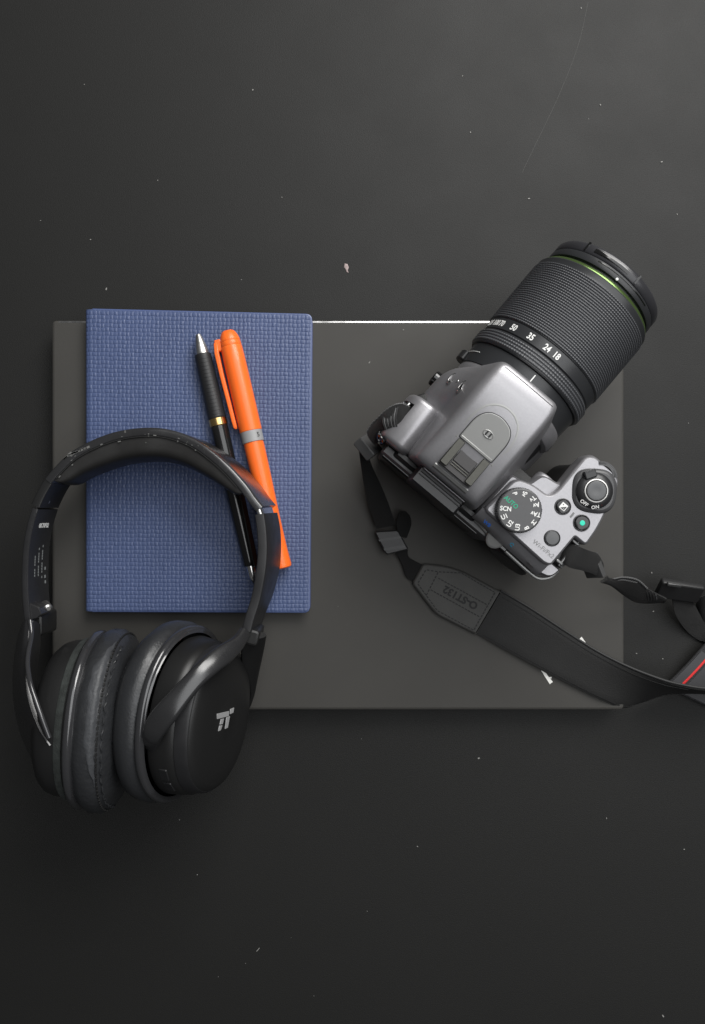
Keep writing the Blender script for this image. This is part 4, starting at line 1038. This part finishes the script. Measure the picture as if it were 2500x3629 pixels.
for fr, sd in ((FR, 'right'), (FL, 'left')):
    C, t, e1, e2 = fr
    worn = M['hp_leather'] if sd == 'right' else M['hp_worn']
    pad_ = oval([(-22.5, .56), (-23.6, .62), (-23.8, .69), (-23.0, .78), (-20.4, .915), (-15.5, 1.0), (-10, 1.005), (-6.5, .96), (-4.8, .90)], fr, sd + '_ear_pad', worn, hp, wob=.0025 if sd == 'right' else .006, sharp=None, cap0=False)
    oval([(-23.4, .60), (-18, .58), (-8, .55), (-7.5, .2)], fr, 'inner_fabric', M['hp_mesh'], pad_, cap0=False)
    rim = oval([(-5.4, .90), (-5.2, .955), (-4.0, .975), (-2.2, .975), (-1.0, .955), (-.8, .90)], fr, sd + '_rim', M['hp_rim'], hp, sharp=None)
    if sd == 'right':
        hs = oval([(-1, .86), (0.5, .87), (9.0, .845), (12.0, .83), (13.2, .80)], fr, 'right_housing', M['hp_matte'], hp, b=41)
        oval([(13.2, .79), (13.6, .81), (19.0, .785), (20.2, .765)], fr, 'face_ring', M['hp_side'], hs, b=41)
        fp = oval([(20.1, .762), (20.8, .752), (22.4, .68), (23.4, .52), (23.8, .30), (23.9, .05)], fr, 'face_plate', M['hp_matte'], hs, b=41, sharp=None)
        for (xx, yy) in ((520, 660), (560, 800)):
            v = Vector(ray_plane(400 + xx / 2.66, 2450 + yy / 2.66, C + e2 * 0 + t * 8, (e2 * -.6 - e1 * .8).normalized()))
        for th in (4.62, 4.38):
            pass
        for th in (math.radians(222), math.radians(236)):
            p_ = C + t * 7 + e1 * (math.cos(th) * 49 * .862) + e2 * (abs(math.sin(th)) * 41 * .862)
            nn = (e1 * math.cos(th) / 49 + e2 * abs(math.sin(th)) / 41).normalized(); tg = nn.cross(t)
            box('control_button', p_, (7.5, 5.0, 1.4), M['hp_side'], hs, axes=(tg, t, nn), bev=.4)
    else:
        hs = oval([(-1, .86), (1.0, .87), (10.0, .85), (14.0, .82), (17.0, .76), (19.5, .66), (21, .5), (21.6, .25), (21.7, .04)], fr, 'left_housing', M['hp_matte'], hp, sharp=None)
        oval([(0.8, .882), (1.2, .89), (4.4, .88), (4.8, .87)], fr, 'fabric_panel', M['hp_mesh'], hs, cap0=False, cap1=False)
        th = math.radians(226); p_ = C + t * 12 + e1 * (math.cos(th) * 49 * .83) + e2 * (abs(math.sin(th)) * 42 * .83)
        nn = (e1 * math.cos(th) / 49 + e2 * abs(math.sin(th)) / 42).normalized(); tg = nn.cross(t)
        box('port_slot', p_, (7, 2.4, 1.2), M['glossblack'], hs, axes=(tg, t, nn), bev=.3)
    # stitched seam round the pad
    n_ = 110; g = []
    for k in range(n_):
        th = 2 * math.pi * k / n_; rr = (abs(math.cos(th)) ** 2.15 + abs(math.sin(th)) ** 2.15) ** (-1 / 2.15)
        tt, s = (-21.2, .880) if sd == 'right' else (-18.3, .962)
        p_ = C + t * tt + e1 * (math.cos(th) * rr * 49 * s) + e2 * (math.sin(th) * rr * 42 * s)
        nn = (e1 * math.cos(th) + e2 * math.sin(th)).normalized(); tg = nn.cross(t)
        g.append(boxgeo(p_ + nn * .1, tg, t, nn, 1.7, .7 if sd == 'left' else .35, .8 if sd == 'left' else .4))
    V, F = merge(g); st = mk('pad_stitching', V, F, M['stitch'] if sd == 'left' else M['thread'], pad_, smooth=False); st['kind'] = 'stuff'
# peeled seam on the left pad
C, t, e1, e2 = FL
def padpt(th, tt, s):
    rr = (abs(math.cos(th)) ** 2.15 + abs(math.sin(th)) ** 2.15) ** (-1 / 2.15)
    return C + t * tt + e1 * (math.cos(th) * rr * 49 * s) + e2 * (math.sin(th) * rr * 42 * s)
prf = [(-23.0, .78), (-20.4, .915), (-15.5, 1.0), (-10, 1.005), (-6.5, .96)]
def pads(tt): return float(np.interp(tt, [p[0] for p in prf], [p[1] for p in prf]))
Rw = []
for k in range(60):
    th = math.radians(20 + 100 * k / 59); e = min(1, 4 * k / 59, 3 * (59 - k) / 59)
    t0 = -11.6 - .6 * math.sin(k * .23) - .3 * math.sin(k * .71); t1 = -17.6 + .25 * math.sin(k * 1.1)
    t0 = t1 + (t0 - t1) * max(e, .05)
    Rw.append([padpt(th, t0 + (t1 - t0) * q / 6, pads(t0 + (t1 - t0) * q / 6) + (.0085 if 0 < q < 6 else -.004)) for q in range(7)])
Vw = [v for rw in Rw for v in rw]
mk('worn_patch', Vw, grid_faces(60, 7).tolist(), M['hp_patch'], bpy.data.objects['left_ear_pad'], sharp=None)
pts = []
for k in range(70):
    th = math.radians(20 + 150 * k / 69); rr = (abs(math.cos(th)) ** 2.15 + abs(math.sin(th)) ** 2.15) ** (-1 / 2.15); s = 1.0 + .012 * math.sin(k * 1.7)
    pts.append(C + t * (-20.3 + .4 * math.sin(k * 2.3)) + e1 * (math.cos(th) * rr * 49 * s * .925) + e2 * (math.sin(th) * rr * 42 * s * .925))
tube('peeled_edge', pts, .45, M['hp_worn'], bpy.data.objects['left_ear_pad'], n=6, samples=200)
# logo on the right face plate, laid on its plane
C, t, e1, e2 = FR
fc_ = C + t * 24.05
def r3h(x, y): return ray_plane(400 + x / 2.66, 2150 + y / 2.66, fc_, t)
for shp in ([(985, 1012), (1098, 985), (1095, 1033), (985, 1062)], [(1110, 968), (1146, 952), (1138, 1000), (1106, 1016)],
            [(1022, 1062), (1050, 1055), (1038, 1108), (1009, 1114)], [(1072, 1045), (1106, 1033), (1086, 1142), (1058, 1156)], [(1006, 1124), (1036, 1118), (1020, 1165), (996, 1178)]):
    q = [r3h(*s) for s in shp]
    loc = [((p - fc_).dot(e1), (p - fc_).dot(e2), .35) for p in q]
    ar = sum(loc[i][0] * loc[(i + 1) % 4][1] - loc[(i + 1) % 4][0] * loc[i][1] for i in range(4))
    if ar < 0: loc = loc[::-1]
    plate('logo_mark', rpoly(loc, 3), [(-2.5, 0), (.0, 0), (.08, .08)], M['hp_logo'], fp, f=lambda x, y, z: fc_ + e1 * x + e2 * y + t * z)
# ---- yokes
def rr3(x, y, z): return (400 + x / 2.66, 2150 + y / 2.66, z)
ribbon('right_yoke', [rr3(1215, 200, 70), rr3(1150, 285, 76), rr3(1000, 368, 84), rr3(880, 455, 90), rr3(770, 560, 95), rr3(600, 740, 99), rr3(450, 900, 101), rr3(345, 1030, 100), rr3(290, 1170, 98), rr3(300, 1290, 91)],
       [rr3(1275, 290, 66), rr3(1190, 430, 75), rr3(1100, 535, 84), rr3(1000, 612, 91), rr3(850, 745, 97), rr3(720, 900, 101), rr3(610, 1050, 103), rr3(505, 1180, 102), rr3(455, 1260, 99), rr3(440, 1330, 92)], 3.2, M['hp_gloss'], hp, n=70, m=11, crown=1.2)
ribbon('right_yoke_lower', [rr3(1245, 300, 64), rr3(1215, 420, 58), rr3(1230, 600, 48), rr3(1280, 800, 34), rr3(1230, 1000, 26)], [rr3(1445, 262, 60), rr3(1420, 400, 52), rr3(1380, 580, 42), rr3(1340, 760, 32), rr3(1290, 900, 26)], 4, M['hp_matte'], hp, n=40)
box('right_yoke_hub', (RA[-1] + RB[-1]) / 2 + Vector((.5, -3.5, 0)), (9.5, 9, 24), M['hp_matte'], hp, bev=1.5, rz=math.radians(-14))
def l1(x, y, z): return (40 + x / 3.47, 2050 + y / 3.47, z)
ribbon('left_yoke', [(88, 2215, 58), (66, 2300, 58), (56, 2400, 57), (60, 2500, 55), (84, 2610, 52), (125, 2700, 50)],
       [(112, 2200, 68), (104, 2290, 75), (98, 2390, 84), (108, 2480, 89), (142, 2575, 93), (182, 2640, 94)], 3.4, M['hp_gloss'], hp, n=60, m=9, crown=1.2)
ribbon('left_yoke_face', [(112, 2200, 67), (104, 2290, 74), (100, 2390, 83), (111, 2480, 88), (145, 2575, 92), (183, 2640, 93)],
       [(140, 2215, 60), (140, 2290, 62), (124, 2390, 70), (134, 2480, 80), (162, 2575, 88), (190, 2645, 92)], 2.4, M['hp_matte'], hp, n=60, m=7)
tube('left_yoke_edge', [l1(235, 520, 68.5), l1(250, 700, 72), l1(215, 900, 80), l1(205, 1080, 86), l1(240, 1300, 92.5), l1(310, 1520, 96), l1(400, 1770, 98), l1(470, 1960, 98)], 1.25, M['hp_rim'], hp, n=12, px=True, samples=80)

# ================================================================== dust and a paper fleck
fk = [(P(1228 + x, 950 + y, .3).x, P(1228 + x, 950 + y, .3).y) for x, y in ((-6, -16), (4, -14), (9, -2), (5, 8), (8, 18), (1, 14), (-3, 4), (-8, -2))][::-1]
f_ = plate('paper_fleck', fk, [(0.02, .2), (.25, 0), (.5, .4)], M['fleck'], None)
f_['label'] = 'tiny pinkish paper fleck on the bare dark table above the notebook'; f_['category'] = 'fleck'
sp = []
marks = [(897, 320, 5), (2128, 373, 5), (1668, 470, 4), (2345, 575, 5), (1875, 705, 5), (322, 850, 4), (378, 1025, 5), (1697, 2687, 6), (2400, 760, 3), (2060, 30, 4),
         (2349, 2335, 4), (2256, 2316, 4), (1430, 1170, 4), (1310, 1285, 4), (2316, 2167, 4), (2310, 2030, 4), (2440, 1500, 3), (2425, 3010, 4), (2350, 3600, 6), (1640, 270, 3), (560, 640, 3), (1480, 3000, 3), (700, 3100, 3), (2150, 2900, 3), (1000, 700, 3), (300, 300, 3)]
for k in range(16):
    marks.append((float(rng.uniform(20, 2480)), float(rng.uniform(20, 3600)), float(rng.uniform(1.0, 2.4))))
for x, y, s in marks:
    z = TOPZ + .02 if (190 < x < 2205 and 1145 < y < 2505) else .02
    if 290 < x < 1120 and 1080 < y < 2180: continue
    a = random.uniform(0, math.pi); d = Vector((math.cos(a), math.sin(a), 0)); k = .17 * s
    sp.append(boxgeo(P(x, y, z) + Vector((0, 0, k * .25)), d, Vector((-d.y, d.x, 0)), Vector((0, 0, 1)), k * random.uniform(.9, 1.9), k * .7, k * .45))
for (xa, ya, xb, yb) in ((910, 3372, 920, 3360),):
    a_, b_ = P(xa, ya, .2), P(xb, yb, .2); d = (b_ - a_).normalized()
    sp.append(boxgeo((a_ + b_) / 2, d, Vector((-d.y, d.x, 0)), Vector((0, 0, 1)), (b_ - a_).length, .35, .3))
V, F = merge(sp); du = mk('dust', V, F, M['dust'], None, smooth=False)
du['kind'] = 'stuff'; du['label'] = 'pale dust specks scattered over the dark table and laptop'; du['category'] = 'dust'
